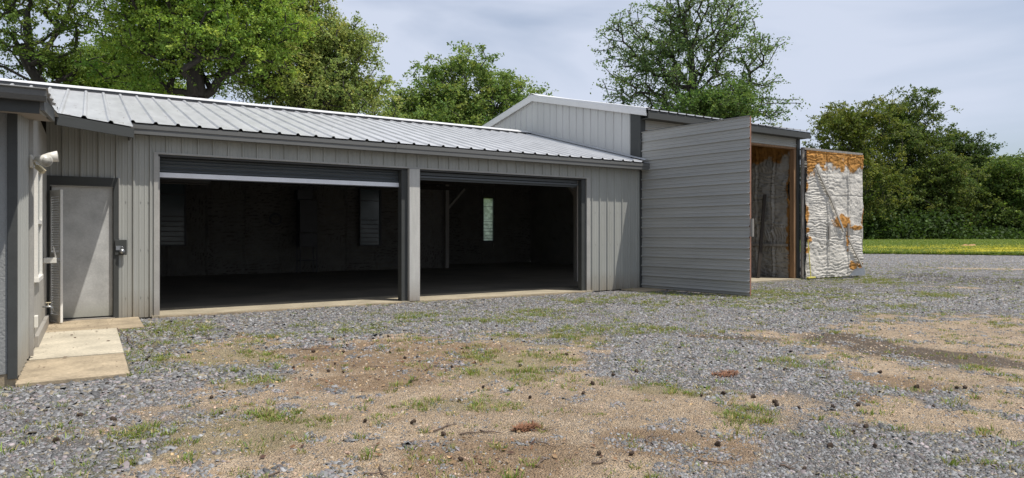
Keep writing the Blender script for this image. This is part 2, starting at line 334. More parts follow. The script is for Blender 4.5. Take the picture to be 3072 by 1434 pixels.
def axis(lo, a, b, hi, step, g=1.12):
    m = list(np.arange(a, b + 1e-6, step)); s = step; x = m[-1]
    while x < hi: s *= g; x += s; m.append(x)
    s = step; x = m[0]
    while x > lo: s *= g; x -= s; m.insert(0, x)
    return np.array(m)
gx, gy = axis(-700, -2.5, 24, 900, 0.085), axis(-400, 2.5, 20, 1100, 0.085)
GX, GY = np.meshgrid(gx, gy, indexing='ij')
near = (np.hypot(GX, GY) < 70)
GZ = terrain(GX, GY) + np.where(near & (GY < 12.6), (fbm(GX * .8, GY * .8, 3) - .5) * 0.05 - 0.012 + (fbm(GX * 5, GY * 5, 8) - .5) * .016, -0.03) 
sand = field_of(SAND, GX, GY, seed=5); brown = field_of(BROWN, GX, GY, seed=15); dark = field_of(DARK, GX, GY, .4, seed=25); moss = field_of(MOSS, GX, GY, .6, 35)
idx = np.arange(GX.size).reshape(GX.shape)
F = np.stack([idx[:-1, :-1], idx[1:, :-1], idx[1:, 1:], idx[:-1, 1:]], -1).reshape(-1, 4)
def ground_mat():
    m, N, L, bs = new_mat('gravel and sandy dirt')
    bs.inputs['Roughness'].default_value = 0.9; bs.inputs['Specular IOR Level'].default_value = 0.2
    tc = N.new('ShaderNodeTexCoord'); P = tc.outputs['Object']
    def noise(sc, det=5, ro=.5):
        n = N.new('ShaderNodeTexNoise'); n.inputs['Scale'].default_value = sc; n.inputs['Detail'].default_value = det; n.inputs['Roughness'].default_value = ro; L.new(P, n.inputs['Vector']); return n.outputs['Fac']
    def ramp(f, stops):
        r = N.new('ShaderNodeValToRGB'); cr = r.color_ramp
        while len(cr.elements) < len(stops): cr.elements.new(.5)
        for e, (p, c) in zip(cr.elements, stops): e.position = p; e.color = (*c, 1)
        L.new(f, r.inputs[0]); return r.outputs[0]
    def mix(f, a, b, typ='MIX'):
        x = N.new('ShaderNodeMixRGB'); x.blend_type = typ
        for s, v in ((0, f), (1, a), (2, b)):
            if hasattr(v, 'links'): L.new(v, x.inputs[s])
            else: x.inputs[s].default_value = v if s == 0 else (*v, 1)
        return x.outputs[0]
    def mth(op, a, b):
        x = N.new('ShaderNodeMath'); x.operation = op
        for s, v in ((0, a), (1, b)):
            if hasattr(v, 'links'): L.new(v, x.inputs[s])
            else: x.inputs[s].default_value = v
        return x.outputs[0]
    def vor(sc, feat='F1'):
        v = N.new('ShaderNodeTexVoronoi'); v.inputs['Scale'].default_value = sc; v.feature = feat; L.new(P, v.inputs['Vector']); return v
    v1 = vor(52); v2 = vor(105); v1e = vor(52, 'DISTANCE_TO_EDGE')
    s1 = N.new('ShaderNodeSeparateColor'); L.new(v1.outputs['Color'], s1.inputs[0]); s2 = N.new('ShaderNodeSeparateColor'); L.new(v2.outputs['Color'], s2.inputs[0])
    g1 = ramp(s1.outputs[0], [(0, (.08, .082, .086)), (.45, (.18, .184, .19)), (.85, (.28, .285, .292)), (1, (.40, .40, .40))])
    g2 = ramp(s2.outputs[1], [(0, (.09, .09, .092)), (.5, (.20, .2, .2)), (1, (.37, .36, .34))])
    grav = mix(noise(9), g1, g2)
    grav = mix(ramp(v1e.outputs['Distance'], [(0, (.55,) * 3), (.12, (0,) * 3)]), grav, (.07, .07, .075))
    sandc = ramp(noise(3.2, 8, .65), [(.25, (.45, .32, .20)), (.5, (.61, .455, .295)), (.75, (.74, .58, .405))])
    sandc = mix(ramp(s2.outputs[2], [(.0, (0,) * 3), (.55, (.04,) * 3), (1, (.75,) * 3)]), sandc, g2)
    sandc = mix(0.5, sandc, ramp(noise(60, 5, .7), [(.3, (.6,) * 3), (.7, (1.25,) * 3)]), 'MULTIPLY')
    def att(n):
        a = N.new('ShaderNodeAttribute'); a.attribute_name = n; return a.outputs['Fac']
    jag = mth('ADD', mth('MULTIPLY', noise(14, 8, .75), .5), mth('MULTIPLY', noise(2.2, 8, .7), .5))
    def edge(f, gain=5.0, jamt=1.0):
        x = mth('ADD', f, mth('MULTIPLY', mth('SUBTRACT', jag, .5), jamt)); y = mth('MULTIPLY', mth('SUBTRACT', x, .45), gain)
        c = N.new('ShaderNodeClamp'); L.new(mth('ADD', y, .5), c.inputs[0]); return c.outputs[0]
    col = mix(mth('ADD', mth('MULTIPLY', edge(att('sand'), 1.7, 2.0), .95), mth('MULTIPLY', noise(.9, 6), .22)), grav, sandc)
    col = mix(mth('MULTIPLY', edge(att('brown'), 2.0, 1.2), .6), col, (.26, .165, .09))
    col = mix(mth('MULTIPLY', edge(att('moss'), 2.5, 1.9), .38), col, ramp(noise(25, 5, .7), [(.35, (.24, .20, .10)), (.65, (.20, .23, .08))]))
    col = mix(mth('MULTIPLY', edge(att('dark'), 2.0, 1.2), .72), col, (.055, .046, .042))
    big = ramp(noise(.35, 4), [(.3, (.86,) * 3), (.7, (1.14,) * 3)])
    col = mix(1.0, col, big, 'MULTIPLY')
    L.new(col, bs.inputs['Base Color'])
    hgt = mth('ADD', mth('MULTIPLY', v1e.outputs['Distance'], 1.0), mth('MULTIPLY', noise(45, 6, .7), .5))
    bp = N.new('ShaderNodeBump'); bp.inputs['Strength'].default_value = 1.0; bp.inputs['Distance'].default_value = .05
    L.new(hgt, bp.inputs['Height']); L.new(bp.outputs[0], bs.inputs['Normal'])
    return m
g = fast('ground', np.stack([GX, GY, GZ], -1).reshape(-1, 3), F, ground_mat(), smooth=True); tag(g, kind='structure')
for nm, arr in (('sand', sand), ('brown', brown), ('dark', dark), ('moss', moss)):
    a = g.data.attributes.new(nm, 'FLOAT', 'POINT'); a.data.foreach_set('value', arr.astype(np.float32).ravel())

def field_mat():
    m, N, L, bs = new_mat('meadow'); bs.inputs['Roughness'].default_value = .95; bs.inputs['Specular IOR Level'].default_value = .1
    tc = N.new('ShaderNodeTexCoord'); 
    def nz(sc, st=(1, 1, 1)):
        mp = N.new('ShaderNodeMapping'); mp.inputs['Scale'].default_value = st; L.new(tc.outputs['Object'], mp.inputs[0])
        n = N.new('ShaderNodeTexNoise'); n.inputs['Scale'].default_value = sc; n.inputs['Detail'].default_value = 7; n.inputs['Roughness'].default_value = .7; L.new(mp.outputs[0], n.inputs['Vector']); return n.outputs['Fac']
    r = N.new('ShaderNodeValToRGB'); L.new(nz(1.2), r.inputs[0]); cr = r.color_ramp; cr.elements.new(.5)
    for e, (p, c) in zip(cr.elements, [(.3, (.07, .12, .025)), (.5, (.14, .21, .04)), (.72, (.28, .29, .07))]): e.position = p; e.color = (*c, 1)
    L.new(r.outputs[0], bs.inputs['Base Color']); return m
fx, fy = np.arange(-120, 260, .8), np.arange(-60, 260, .8)
FX, FY = np.meshgrid(fx, fy, indexing='ij'); FZ = terrain(FX, FY) + .006 + (fbm(FX * .7, FY * .7, 77) - .5) * .05 + .02
idx = np.arange(FX.size).reshape(FX.shape); F = np.stack([idx[:-1, :-1], idx[1:, :-1], idx[1:, 1:], idx[:-1, 1:]], -1)
keep = is_field(FX[:-1, :-1], FY[:-1, :-1], (fbm(FX[:-1, :-1] * .3, FY[:-1, :-1] * .3, 55) - .5) * 3); F = F[keep]
used, inv = np.unique(F, return_inverse=True)
fo = fast('field', np.stack([FX, FY, FZ], -1).reshape(-1, 3)[used], inv.reshape(F.shape), field_mat(), smooth=True); tag(fo, kind='structure')

# ------------------------------------------------------------------ dimensions
W = 12.8                       # front wall plane
EY, EH = 12.5, 3.235           # main eave
RY, RH = 18.0, 4.66            # main ridge
XT = 12.1                      # left gable wall of the tall shed
XR = 18.8                      # its right corner
BY1, BY2 = 24.95, 27.8         # back walls
OP1, OP2, OPH = (0.995, 5.45), (5.83, 10.15), 2.73
rs = (RH - EH) / (RY - EY)

# ================================================================== long garage
garage = thing('garage_building', 'long low beige ribbed metal garage with two wide open bays', 'building', (5, 12.8, 0))
fw = MB()
def wall_top(u): return EH - .04 + (W - EY) * rs
DX = (-0.52, 0.34); FRX = 0.415
rib_sheet(fw, (0, W, 0), (1, 0, 0), (0, 0, 1), (0, -1, 0), -0.57, FRX, 2.33, wall_top, phase=1.127)
rib_sheet(fw, (0, W, 0), (1, 0, 0), (0, 0, 1), (0, -1, 0), FRX, 0.93, 0, wall_top, phase=1.127)
rib_sheet(fw, (0, W, 0), (1, 0, 0), (0, 0, 1), (0, -1, 0), 0.93, 10.40, OPH + .035, wall_top, phase=1.127)
rib_sheet(fw, (0, W, 0), (1, 0, 0), (0, 0, 1), (0, -1, 0), 10.40, XT - .003, 0, wall_top, phase=1.127)
# screws on the siding
sc = fw
for xx in list(np.arange(.52, .95, .11)) + list(np.arange(10.47, 12.05, .12)):
    for zz in (.35, 1.15, 1.95, 2.6):
        sc.box(xx - .006, xx + .006, W - .012, W - .001, zz - .006, zz + .006)
fw.build('front_wall', M['siding'], garage)
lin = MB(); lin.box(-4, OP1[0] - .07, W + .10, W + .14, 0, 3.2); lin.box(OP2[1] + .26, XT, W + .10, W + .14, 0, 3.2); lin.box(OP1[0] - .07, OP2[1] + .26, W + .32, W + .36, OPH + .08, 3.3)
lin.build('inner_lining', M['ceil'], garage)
# jambs
jb = MB()
jb.box(OP1[0] - .065, OP1[0], W - .025, W + .14, 0.0, OPH + .035)
jb.box(OP2[1] + .15, OP2[1] + .25, W - .025, W + .14, 0.0, OPH + .035)
jb.box(OP1[0] - .065, OP2[1] + .25, W - .027, W + .02, OPH + .037, OPH + .068)
jb.box(OP1[0], OP1[0] + .025, W + .02, W + .10, 0.0, OPH)
jb.build('door_jamb', M['jamb'], garage)
jd = MB(); jd.box(OP2[1] + .02, OP2[1] + .147, W + .02, W + .16, 0, OPH - .002); jd.build('door_track', M['trim'], garage); jd = MB(); jd.box(5.453, 5.585, W + .03, W + .22, 0, OPH - .002); jd.build('door_track', M['trim'], garage)
pm = MB(); pm.box(5.59, 5.828, W - .06, W + .20, 0.0, OPH + .03, .006); po = pm.build('bay_post', M['post'], garage)
hp = MB(); hp.box(OP1[0], OP2[1] + .15, W + .03, W + .31, OPH + .005, OPH + .12); hp.build('lintel', M['dark'], garage)

# roof (three strips: porch-like left run comes forward, then the long eave)
def eave_y(u):
    if u > .577: return EY
    return np.interp(u, [-4.2, -.36, .577], [10.6, 10.6, 11.8])
def slope_pt(u, t):
    "t=0 at ridge, 1 at eave"
    y1 = EY if u > .577 else eave_y(u)
    h1 = EH if u > .577 else np.interp(u, [-4.2, -.36, .577], [3.0, 3.0, 3.06])
    y = RY + (y1 - RY) * t
    if u > .577: return y, RH + (h1 - RH) * t
    tb = (RY - EY) / (RY - y1)
    if t <= tb: return y, RH + (EH - RH) * t / tb
    return y, EH + (h1 - EH) * (t - tb) / (1 - tb)
def roof_strip(mb, u0, u1, off=0.0, ribs=True, pad=0.0):
    X, D = rib_points(u0, u1, 0.332, 0.032 if ribs else 0, 0.939, 0.0, 1.25) if ribs else (np.linspace(u0, u1, 12), np.zeros(12))
    ts = [0, .3, .6, .75, .88, 1.0]
    vs = []
    for x, d in zip(X, D):
        xx = x if x < .577 or u0 >= .577 else x
        for t in ts:
            q = min(x, .5769) if u1 <= .578 else max(x, .5771)
            y, h = slope_pt(q, t); vs.append((x, y, h + off + d))
    n = len(ts); mb.add(vs, [(i * n + r, (i + 1) * n + r, (i + 1) * n + r + 1, i * n + r + 1) for i in range(len(X) - 1) for r in range(n - 1)])
rf = MB(); roof_strip(rf, -4.2, .5769); roof_strip(rf, .5771, XT - .002)
X, D = rib_points(-4.2, XT - .002, .332, .032, .939, 0, 1.25)
vs = []
for x, d in zip(X, D): vs += [(x, RY, RH + d), (x, BY1 + .3, 3.42 + d)]
rf.add(vs, [(2 * i, 2 * i + 2, 2 * i + 3, 2 * i + 1) for i in range(len(X) - 1)])
rf.build('roof', M['roof'], garage)
rc = MB()   # folded ridge cap standing a little off the ribs
vs = []
for x in np.linspace(-4.2, XT - .004, 30):
    s = .01 * math.sin(x * 3.1)
    vs += [(x, RY - .20, RH - .20 * rs + .070 + s * .3), (x, RY - .195, RH + .090 - .20 * rs), (x, RY, RH + .105), (x, RY + .2, RH + .05 - .04)]
rc.add(vs, [(4 * i + k, 4 * i + 4 + k, 4 * i + 5 + k, 4 * i + 1 + k) for i in range(29) for k in range(3)])
rc.build('ridge_cap', M['ridge'], garage)
rc = MB(); vs = []
for x in np.linspace(-4.2, XT - .01, 20): vs += [(x, RY - .185, RH - .185 * rs + .002), (x, RY - .185, RH - .185 * rs + .085)]
rc.add(vs, [(2 * i, 2 * i + 2, 2 * i + 3, 2 * i + 1) for i in range(19)]); rc.build('ridge_gap_shade', M['dark'], garage)  # dark strip painting the shade of the open gap under the cap
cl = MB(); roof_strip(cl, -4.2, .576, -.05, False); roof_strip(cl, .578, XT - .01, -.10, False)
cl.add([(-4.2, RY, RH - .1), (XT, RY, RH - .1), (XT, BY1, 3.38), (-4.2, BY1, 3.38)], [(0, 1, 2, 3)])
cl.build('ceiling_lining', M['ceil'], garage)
rl_ = MB(); rq = np.random.default_rng(12)
for i_ in range(70):
    u_ = rq.uniform(.7, 7) if i_ % 3 else rq.uniform(-.3, .55); t_ = rq.uniform(.35, .98); y_, h_ = slope_pt(u_, t_); a_ = rq.uniform(0, 6.3); L2 = rq.uniform(.01, .05)
    c_ = Vector((u_, y_, h_ + .012)); d_ = Vector((math.cos(a_), math.sin(a_), math.sin(a_) * rs)) * L2; w_ = Vector((-math.sin(a_), math.cos(a_), math.cos(a_) * rs)) * .006
    rl_.add([c_ - d_ - w_, c_ + d_ - w_, c_ + d_ + w_, c_ - d_ + w_], [(0, 1, 2, 3)])
tag(rl_.build('roof_litter', M['twig']), 'bits of twig and leaf lying on the white garage roof', 'leaf litter', kind='stuff')
# fascia boards
f1 = MB(); f1.box(.583, 5.2, EY + .012, EY + .04, EH - .185, EH - .022); f1.build('fascia', M['fascia'], garage)
f1 = MB(); f1.box(5.203, 8.2, EY + .009, EY + .037, EH - .187, EH - .022); f1.build('fascia', M['fascia'], garage)
f1 = MB(); f1.box(8.203, XT + .06, EY + .013, EY + .041, EH - .185, EH - .022); f1.build('fascia', M['fascia'], garage)
f1 = MB(); f1.beam((-.37, 10.615, 2.915), (.577, 11.815, 2.965), .03, .145); f1.build('fascia', M['trim'], garage)
so = MB(); so.box(.58, XT, EY + .045, W - .02, EH - .165, EH - .15); so.build('soffit', M['fascia'], garage)
gt = MB(); gt.box(.55, .575, 11.83, W - .03, 2.96, 3.04); gt.build('fascia_return', M['fascia'], garage)

# roller doors
r1 = MB(); X0, X1 = OP1[0] + .03, OP1[1] - .0
n = 26; vs = []
for i in range(n):
    z = 2.46 + (OPH + .02 - 2.46) * i / (n - 1); d = .012 * math.sin(i * 1.35)
    vs += [(X0, W + .20 + d, z), (X1, W + .20 + d, z)]
r1.add(vs, [(2 * i, 2 * i + 1, 2 * i + 3, 2 * i + 2) for i in range(n - 1)])
rd = r1.build('roller_door', M['curtain'], garage); rd['label'] = 'dark roller curtain with white bottom bar, hanging slightly down'
b = MB(); b.box(X0, X1, W + .165, W + .195, 2.388, 2.472, .003); b.build('bottom_bar', M['bar'], rd)
b = MB(); b.box(X0, X1, W + .17, W + .21, 2.372, 2.392); b.build('rubber_seal', M['dark'], rd)
r2 = MB()
r2.box(OP2[0] + .01, OP2[1], W + .16, W + .22, 2.66, 2.72); r2.box(OP2[0] + .01, OP2[1], W + .13, W + .20, 2.60, 2.64); r2.box(OP2[0] + .01, OP2[1], W + .20, W + .26, 2.56, 2.62)
rd = r2.build('roller_door', M['curtain'], garage); rd['label'] = 'dark roller door almost fully rolled up'
b = MB(); b.tube([(OP2[0], W + .36, 2.95), (OP2[1] + .1, W + .36, 2.95)], .18, 12); b.tube([(OP1[0], W + .36, 2.95), (OP1[1], W + .36, 2.95)], .17, 12); b.build('door_roll', M['curtain'], garage)

# floor
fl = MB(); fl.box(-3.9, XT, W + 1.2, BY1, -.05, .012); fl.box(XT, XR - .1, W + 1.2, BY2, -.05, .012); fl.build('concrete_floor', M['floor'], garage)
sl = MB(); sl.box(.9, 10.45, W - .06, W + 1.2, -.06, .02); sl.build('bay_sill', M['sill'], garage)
tr = MB(); tr.box(1.0, 5.4, W - .11, W - .06, -.06, .012); tr.box(5.9, 10.2, W - .10, W - .06, -.06, .012); tr.build('sill_edge', M['concrete2'], garage)

# personnel door
df = MB(); df.box(-.57, DX[0], W - .05, W + .06, 0, 2.33); df.box(DX[1], FRX, W - .05, W + .06, 0, 2.33); df.box(DX[0], DX[1], W - .052, W + .06, 2.185, 2.328)
df.build('door_frame', M['trim'], garage)
ed = MB(); ed.box(DX[0] + .02, DX[1] - .01, W + .03, W + .07, .06, 2.165); edo = ed.build('entry_door', M['doorpaint'], garage); edo['label'] = 'weathered grey flush metal door'
st = MB(); st.box(DX[0], DX[1] + .01, W + .062, W + .072, 0, .06); st.build('door_gap', M['dark'], edo)
st = MB(); st.box(DX[0], DX[1] + .02, W - .06, W + .05, -.02, .035); st.build('threshold', M['jamb'], garage)
st = MB(); st.box(DX[0] + .0, DX[1] + .0, W - .02, W + .028, 2.165, 2.183); st.build('door_stop', M['jamb'], garage)
hd = MB(); hd.box(.36, .53, W - .075, W - .052, 1.06, 1.31, .004); hp_ = hd.build('lock_board', M['trim'], garage)
hd = MB(); hd.box(.375, .445, W - .088, W - .077, 1.14, 1.21); hd.build('hasp', M['steel'], hp_)
hd = MB(); hd.tube([(.46, W - .12, 1.12), (.46, W - .085, 1.12)], .04, 14)
hd.tube([(.46 + .022 * math.cos(t), W - .10, 1.16 + .035 * math.sin(t)) for t in np.linspace(0, math.pi, 8)], .006, 6); hd.build('padlock', M['steel'], hp_, True)
# J trim right of door
jt = MB(); jt.box(FRX, FRX + .012, W - .055, W, 1.33, 2.33); jt.build('corner_trim', M['jamb'], garage)
# louvred storm leaf
lv = MB(); hinge = Vector((-.505, W - .06, 0)); free = Vector((-.355, 12.38, 0)); dv = (free - hinge); wd = dv.length; dv.normalize(); nv = Vector((dv.y, -dv.x, 0))
def lp(s, z, o=0): return hinge + dv * s + nv * o + Vector((0, 0, z))
for s in (.02, wd - .022): lv.beam(lp(s, .04), lp(s, 2.09), .034, .045, (dv.x, dv.y, 0))
for z in (.10, 1.07, 2.04): lv.beam(lp(.02, z), lp(wd - .02, z), .03, .10)
for z in np.arange(.18, 2.0, .038):
    if abs(z - 1.07) < .07: continue
    lv.beam(lp(.03, z), lp(wd - .03, z), .03, .006, (nv.x * .8, nv.y * .8, .6))
lo = lv.build('louvred_leaf', M['white'], garage)
h_ = MB(); h_.tube([lp(wd - .02, 1.02, .02), lp(wd - .02, 1.02, .06)], .012, 8); h_.build('knob', M['steel'], lo)

# interior walls with foam, low bright painting in the dimness indoors
roofz = lambda y: RH - (y - RY) * (RH - 3.42) / (BY1 + .3 - RY)
foam('foam_wall', (-3.9, BY1 - .05, 0), (1, 0, 0), (0, 0, 1), (0, -1, 0), 16.3, 3.38, .04, garage, 11, stud=1.22, girt=1.35, bright=.30, amp=2.2, crease_shade=.85)
foam('foam_wall', (XT + .35, BY1 - .05, 0), (0, 1, 0), (0, 0, 1), (-1, 0, 0), 2.85, 3.9, .05, garage, 12, stud=1.2, girt=1.2, bright=.29, amp=2.2, crease_shade=.85)
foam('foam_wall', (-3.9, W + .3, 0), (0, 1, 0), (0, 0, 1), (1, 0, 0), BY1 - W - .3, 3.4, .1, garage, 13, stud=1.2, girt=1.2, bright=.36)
ps = MB()
ps.box(12.40, 12.56, BY1 - .35, BY1 - .18, 0, 3.6); ps.beam((12.5, BY1 - .3, 2.45), (13.3, BY1 - .3, 3.3), .12, .09)
po1 = ps.build('timber_post', M['oldwood'], garage)
ps = MB(); ps.box(12.12, 12.28, 15.5, 15.66, 0, 4.0); ps.beam((12.2, 15.6, 2.5), (12.2, 16.6, 3.5), .12, .09); ps.build('timber_post', M['oldwood'], garage)
tj = MB()
for yy in (15.0, 17.0, 19.0, 21.0, 23.0):
    tj.box(-3.8, XT, yy - .04, yy + .04, 3.15 if yy < 23 else 3.1, 3.33 if yy < 23 else 3.25)
tj.build('ceiling_joists', M['blackwood'], garage)
def jalousie(name, x0, x1, y, z0, z1, parent, pane, label=None):
    f = MB(); t = .045
    f.box(x0 - t, x0, y - .05, y + .05, z0 - t, z1 + t); f.box(x1, x1 + t, y - .05, y + .05, z0 - t, z1 + t)
    f.box(x0, x1, y - .05, y + .05, z0 - t, z0); f.box(x0, x1, y - .05, y + .05, z1, z1 + t)
    H = z1 - z0
    for k in (.05, .13, .21, .29, .37, .45, .80):
        f.box(x0, x1, y - .03, y + .02, z0 + H * k - .012, z0 + H * k + .012)
    fo_ = f.build(name, M['dark'], parent)
    p = MB(); p.box(x0, x1, y + .025, y + .032, z0, z1); p.build('pane', pane, fo_)
    if label: fo_['label'] = label
    return fo_
jalousie('window', 1.98, 2.70, BY1 - .31, 1.06, 3.15, garage, M['pane'])
jalousie('window', 8.78, 9.57, BY1 - .31, 1.0, 3.12, garage, M['pane'])
# outer shell behind
sh = MB(); rib_sheet(sh, (0, BY1 + .12, 0), (1, 0, 0), (0, 0, 1), (0, 1, 0), -4.0, XT + .3, 0, 3.45); sh.build('back_wall', M['siding'], garage)
sh = MB(); sh.box(-4.0, -3.95, W, BY1, 0, 3.2); sh.build('end_wall', M['siding'], garage)

# heater and other things inside
ht = thing('heater', 'dark tall cabinet heater on a legged stand against the back wall inside the left bay', 'heater', (6.5, 24.2, 0))
b = MB(); b.box(6.33, 6.95, 24.0, 24.5, 1.47, 2.62, .01); b.build('cabinet', M['cabinet'], ht)
b = MB(); b.box(6.25, 6.80, 24.05, 24.45, 2.64, 3.0, .01); b.build('plenum', M['dark'], ht)
b = MB(); b.box(6.38, 6.92, 23.98, 24.0, 1.05, 1.38); b.box(6.36, 6.94, 24.0, 24.5, .95, 1.44, .01); b.build('burner_box', M['cabinet'], ht)
for xx in (6.34, 6.93):
    for yy in (24.02, 24.46):
        b = MB(); b.box(xx - .02, xx + .02, yy - .02, yy + .02, .012, 1.46); b.build('leg', M['cabinet'], ht)
b = MB(); b.box(6.36, 6.91, 24.03, 24.45, .45, .49); b.build('shelf', M['cabinet'], ht)
b = MB(); b.tube([(5.62 + .2 * math.cos(t) , 24.58, 1.95 + .2 * math.sin(t)) for t in np.linspace(0, 2 * math.pi, 20)], .028, 8, False)
b.tube([(5.62 + .18 * math.cos(t) , 24.54, 1.93 + .18 * math.sin(t)) for t in np.linspace(0, 2 * math.pi, 20)], .02, 8, False)
tag(b.build('cable_coil', M['dark'], None, True), 'dark coiled cable hung on the back wall left of the heater cabinet', 'cable')
lt = thing('strip_light', 'unlit dark strip light hanging near the top left of the left bay', 'ceiling light', (1.55, 16.0, 2.55))
b = MB(); b.box(.95, 2.25, 15.9, 16.05, 2.52, 2.60, .005); b.build('housing', M['dark'], lt)
b = MB(); b.tube([(1.0, 15.97, 2.50), (2.2, 15.97, 2.50)], .018, 8); b.build('tube', M['cabinet'], lt)
b = MB(); b.tube([(1.1, 15.97, 2.6), (1.1, 15.97, 3.15)], .005, 5); b.build('chain', M['steel'], lt); b = MB(); b.tube([(2.1, 15.97, 2.6), (2.1, 15.97, 3.15)], .005, 5); b.build('chain', M['steel'], lt)

# ================================================================== tall shed
shed = thing('tall_shed', 'taller pale ribbed metal shed at the right end with open swing doors', 'building', (15.4, 12.8, 0))
RY2, RH2, E2Y, E2H = 17.7, 5.84, 12.45, 4.58
s2 = (RH2 - E2H) / (RY2 - E2Y); s3 = (RH2 - 3.98) / (28.0 - RY2)
top2 = lambda y: (E2H + (y - E2Y) * s2 if y < RY2 else RH2 - (y - RY2) * s3) - .03
def mainroof(y): return (EH + (y - EY) * rs if y < RY else RH - (y - RY) * (RH - 3.42) / (BY1 + .3 - RY))
gw = MB(); rib_sheet(gw, (XT, 0, 0), (0, 1, 0), (0, 0, 1), (-1, 0, 0), W + .0, BY2, lambda y: min(mainroof(y) - .1, top2(y) - .02), top2, pitch=.33, H=.028, phase=13.2, extra=(RY2, RY, BY1))
gw.build('gable_wall', M['gable'], shed)
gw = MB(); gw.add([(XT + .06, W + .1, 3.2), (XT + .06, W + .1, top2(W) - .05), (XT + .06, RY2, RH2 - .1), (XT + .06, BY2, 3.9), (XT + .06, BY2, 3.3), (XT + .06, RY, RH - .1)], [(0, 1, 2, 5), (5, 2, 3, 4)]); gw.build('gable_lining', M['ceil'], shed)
ct = MB(); ct.box(XT - .035, XT + .14, W - .03, W + .10, 0, top2(W) - .03); ct.box(XT - .036, XT + .0, W + .1, W + .34, 3.25, top2(W) - .03); ct.build('corner_trim', M['trim'], shed)
# flashing where low roof meets gable
fs_ = MB(); fs_.add([(XT - .10, EY + .05, EH + .065), (XT - .03, EY + .05, EH + .10), (XT - .03, RY, RH + .10), (XT - .10, RY, RH + .065)], [(0, 1, 2, 3)]); fs_.build('roof_flashing', M['roof'], shed)
# roof
r = MB(); X, D = rib_points(XT - .06, XR + .12, .33, .03, XT, 0, 1.2); vs = []
for x, d in zip(X, D): vs += [(x, E2Y, E2H + d), (x, RY2, RH2 + d), (x, 28.0, 3.98 + d)]
r.add(vs, [(3 * i + k, 3 * i + 3 + k, 3 * i + 4 + k, 3 * i + 1 + k) for i in range(len(X) - 1) for k in (0, 1)]); r.build('roof', M['roof'], shed)
r = MB()
for k, (xx) in enumerate((XT - .09,)):
    pr = [(0, -.16), (-.012, -.15), (-.035, -.02), (-.03, .045), (.12, .06), (.12, .045)]
    for (ya, ha, yb, hb) in ((E2Y + .02, E2H, RY2, RH2), (RY2, RH2, 28.0, 3.98)):
        vs = [(xx + a, ya, ha + b_) for a, b_ in pr] + [(xx + a, yb, hb + b_) for a, b_ in pr]
        r.add(vs, [(i, i + 1, i + 7, i + 6) for i in range(5)])
r.build('rake_trim', M['ridge'], shed)
r = MB(); r.add([(XT - .12, RY2 - .2, RH2 - .2 * s2 + .06), (XR + .12, RY2 - .2, RH2 - .2 * s2 + .06), (XR + .12, RY2, RH2 + .09), (XT - .12, RY2, RH2 + .09), (XR + .12, RY2 + .2, RH2 + .03), (XT - .12, RY2 + .2, RH2 + .03)], [(0, 1, 2, 3), (3, 2, 4, 5)]); r.build('ridge_cap', M['ridge'], shed)
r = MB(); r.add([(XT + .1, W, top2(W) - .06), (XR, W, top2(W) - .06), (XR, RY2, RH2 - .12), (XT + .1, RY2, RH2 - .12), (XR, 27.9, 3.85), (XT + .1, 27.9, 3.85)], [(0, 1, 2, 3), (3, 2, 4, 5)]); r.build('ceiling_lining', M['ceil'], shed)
r = MB(); r.box(XT - .04, XR + .13, E2Y + .02, E2Y + .05, E2H - .21, E2H - .015); r.box(XT + .0, XR + .10, E2Y + .05, W - .02, E2H - .20, E2H - .185); r.build('fascia', M['trim'], shed)
# header with horizontal siding, jambs
LT = 4.10
hd = MB(); rib_sheet(hd, (0, W, 0), (0, 0, 1), (1, 0, 0), (0, -1, 0), LT + .02, top2(W) - .05, XT + .14, XR - .1, pitch=.2, H=.018, phase=4.2); hd.build('header_siding', M['siding'], shed)
hd = MB(); hd.box(XT + .1, XR - .1, W + .0, W + .16, LT - .04, LT + .015); hd.build('door_header', M['wood'], shed)
hd = MB(); hd.box(XR - .12, XR + .02, W - .04, W + .14, 0, top2(W) - .03); hd.build('corner_post', M['trim'], shed)
hd = MB(); hd.box(XR - .235, XR - .125, W + .0, W + .15, .01, LT - .045); hd.build('door_jamb', M['wood'], shed)
hd = MB(); hd.box(XT + .14, XT + .2, W + .0, W + .12, .01, LT - .045); hd.build('door_jamb', M['wood'], shed)
sh = MB(); rib_sheet(sh, (XR, 0, 0), (0, 1, 0), (0, 0, 1), (1, 0, 0), W + .14, BY2, 0, top2, pitch=.33, H=.028, extra=(RY2,)); sh.build('end_wall', M['siding'], shed)
WX, WZ = (15.97, 16.52), (1.10, 3.14)
sh = MB()
for (a, b_, c, d) in ((XT + .3, WX[0], 0, 4.0), (WX[1], XR, 0, 4.0), (WX[0], WX[1], 0, WZ[0]), (WX[0], WX[1], WZ[1], 4.0)):
    rib_sheet(sh, (0, 28.0 - .12, 0), (1, 0, 0), (0, 0, 1), (0, 1, 0), a, b_, c, d)
sh.build('back_wall', M['siding'], shed)
for (a, b_, c, d) in ((XT + .4, WX[0] - .03, 0, 3.95), (WX[1] + .03, XR - .1, 0, 3.95), (WX[0] - .03, WX[1] + .03, 0, WZ[0] - .03), (WX[0] - .03, WX[1] + .03, WZ[1] + .03, 3.95)):
    foam('foam_wall', (a, 27.75, c), (1, 0, 0), (0, 0, 1), (0, -1, 0), b_ - a, d - c, .05, shed, 31, stud=1.1, girt=1.2, bright=.25, amp=2.2, crease_shade=.85)
jalousie('window', WX[0], WX[1], 27.7, WZ[0], WZ[1], shed, M['clear'], 'narrow bright louvred window looking out on the field')
foam('foam_end_wall', (XR - .10, W + .16, 0), (0, 1, 0), (0, 0, 1), (-1, 0, 0), 7.0, 4.5, .028, shed, 41, orange=[(.8, 4.3, 1.6, .55), (0, 2, .12, 2)], stud=.62, girt=.85, bright=.62, amp=2.0, crease_shade=.75)
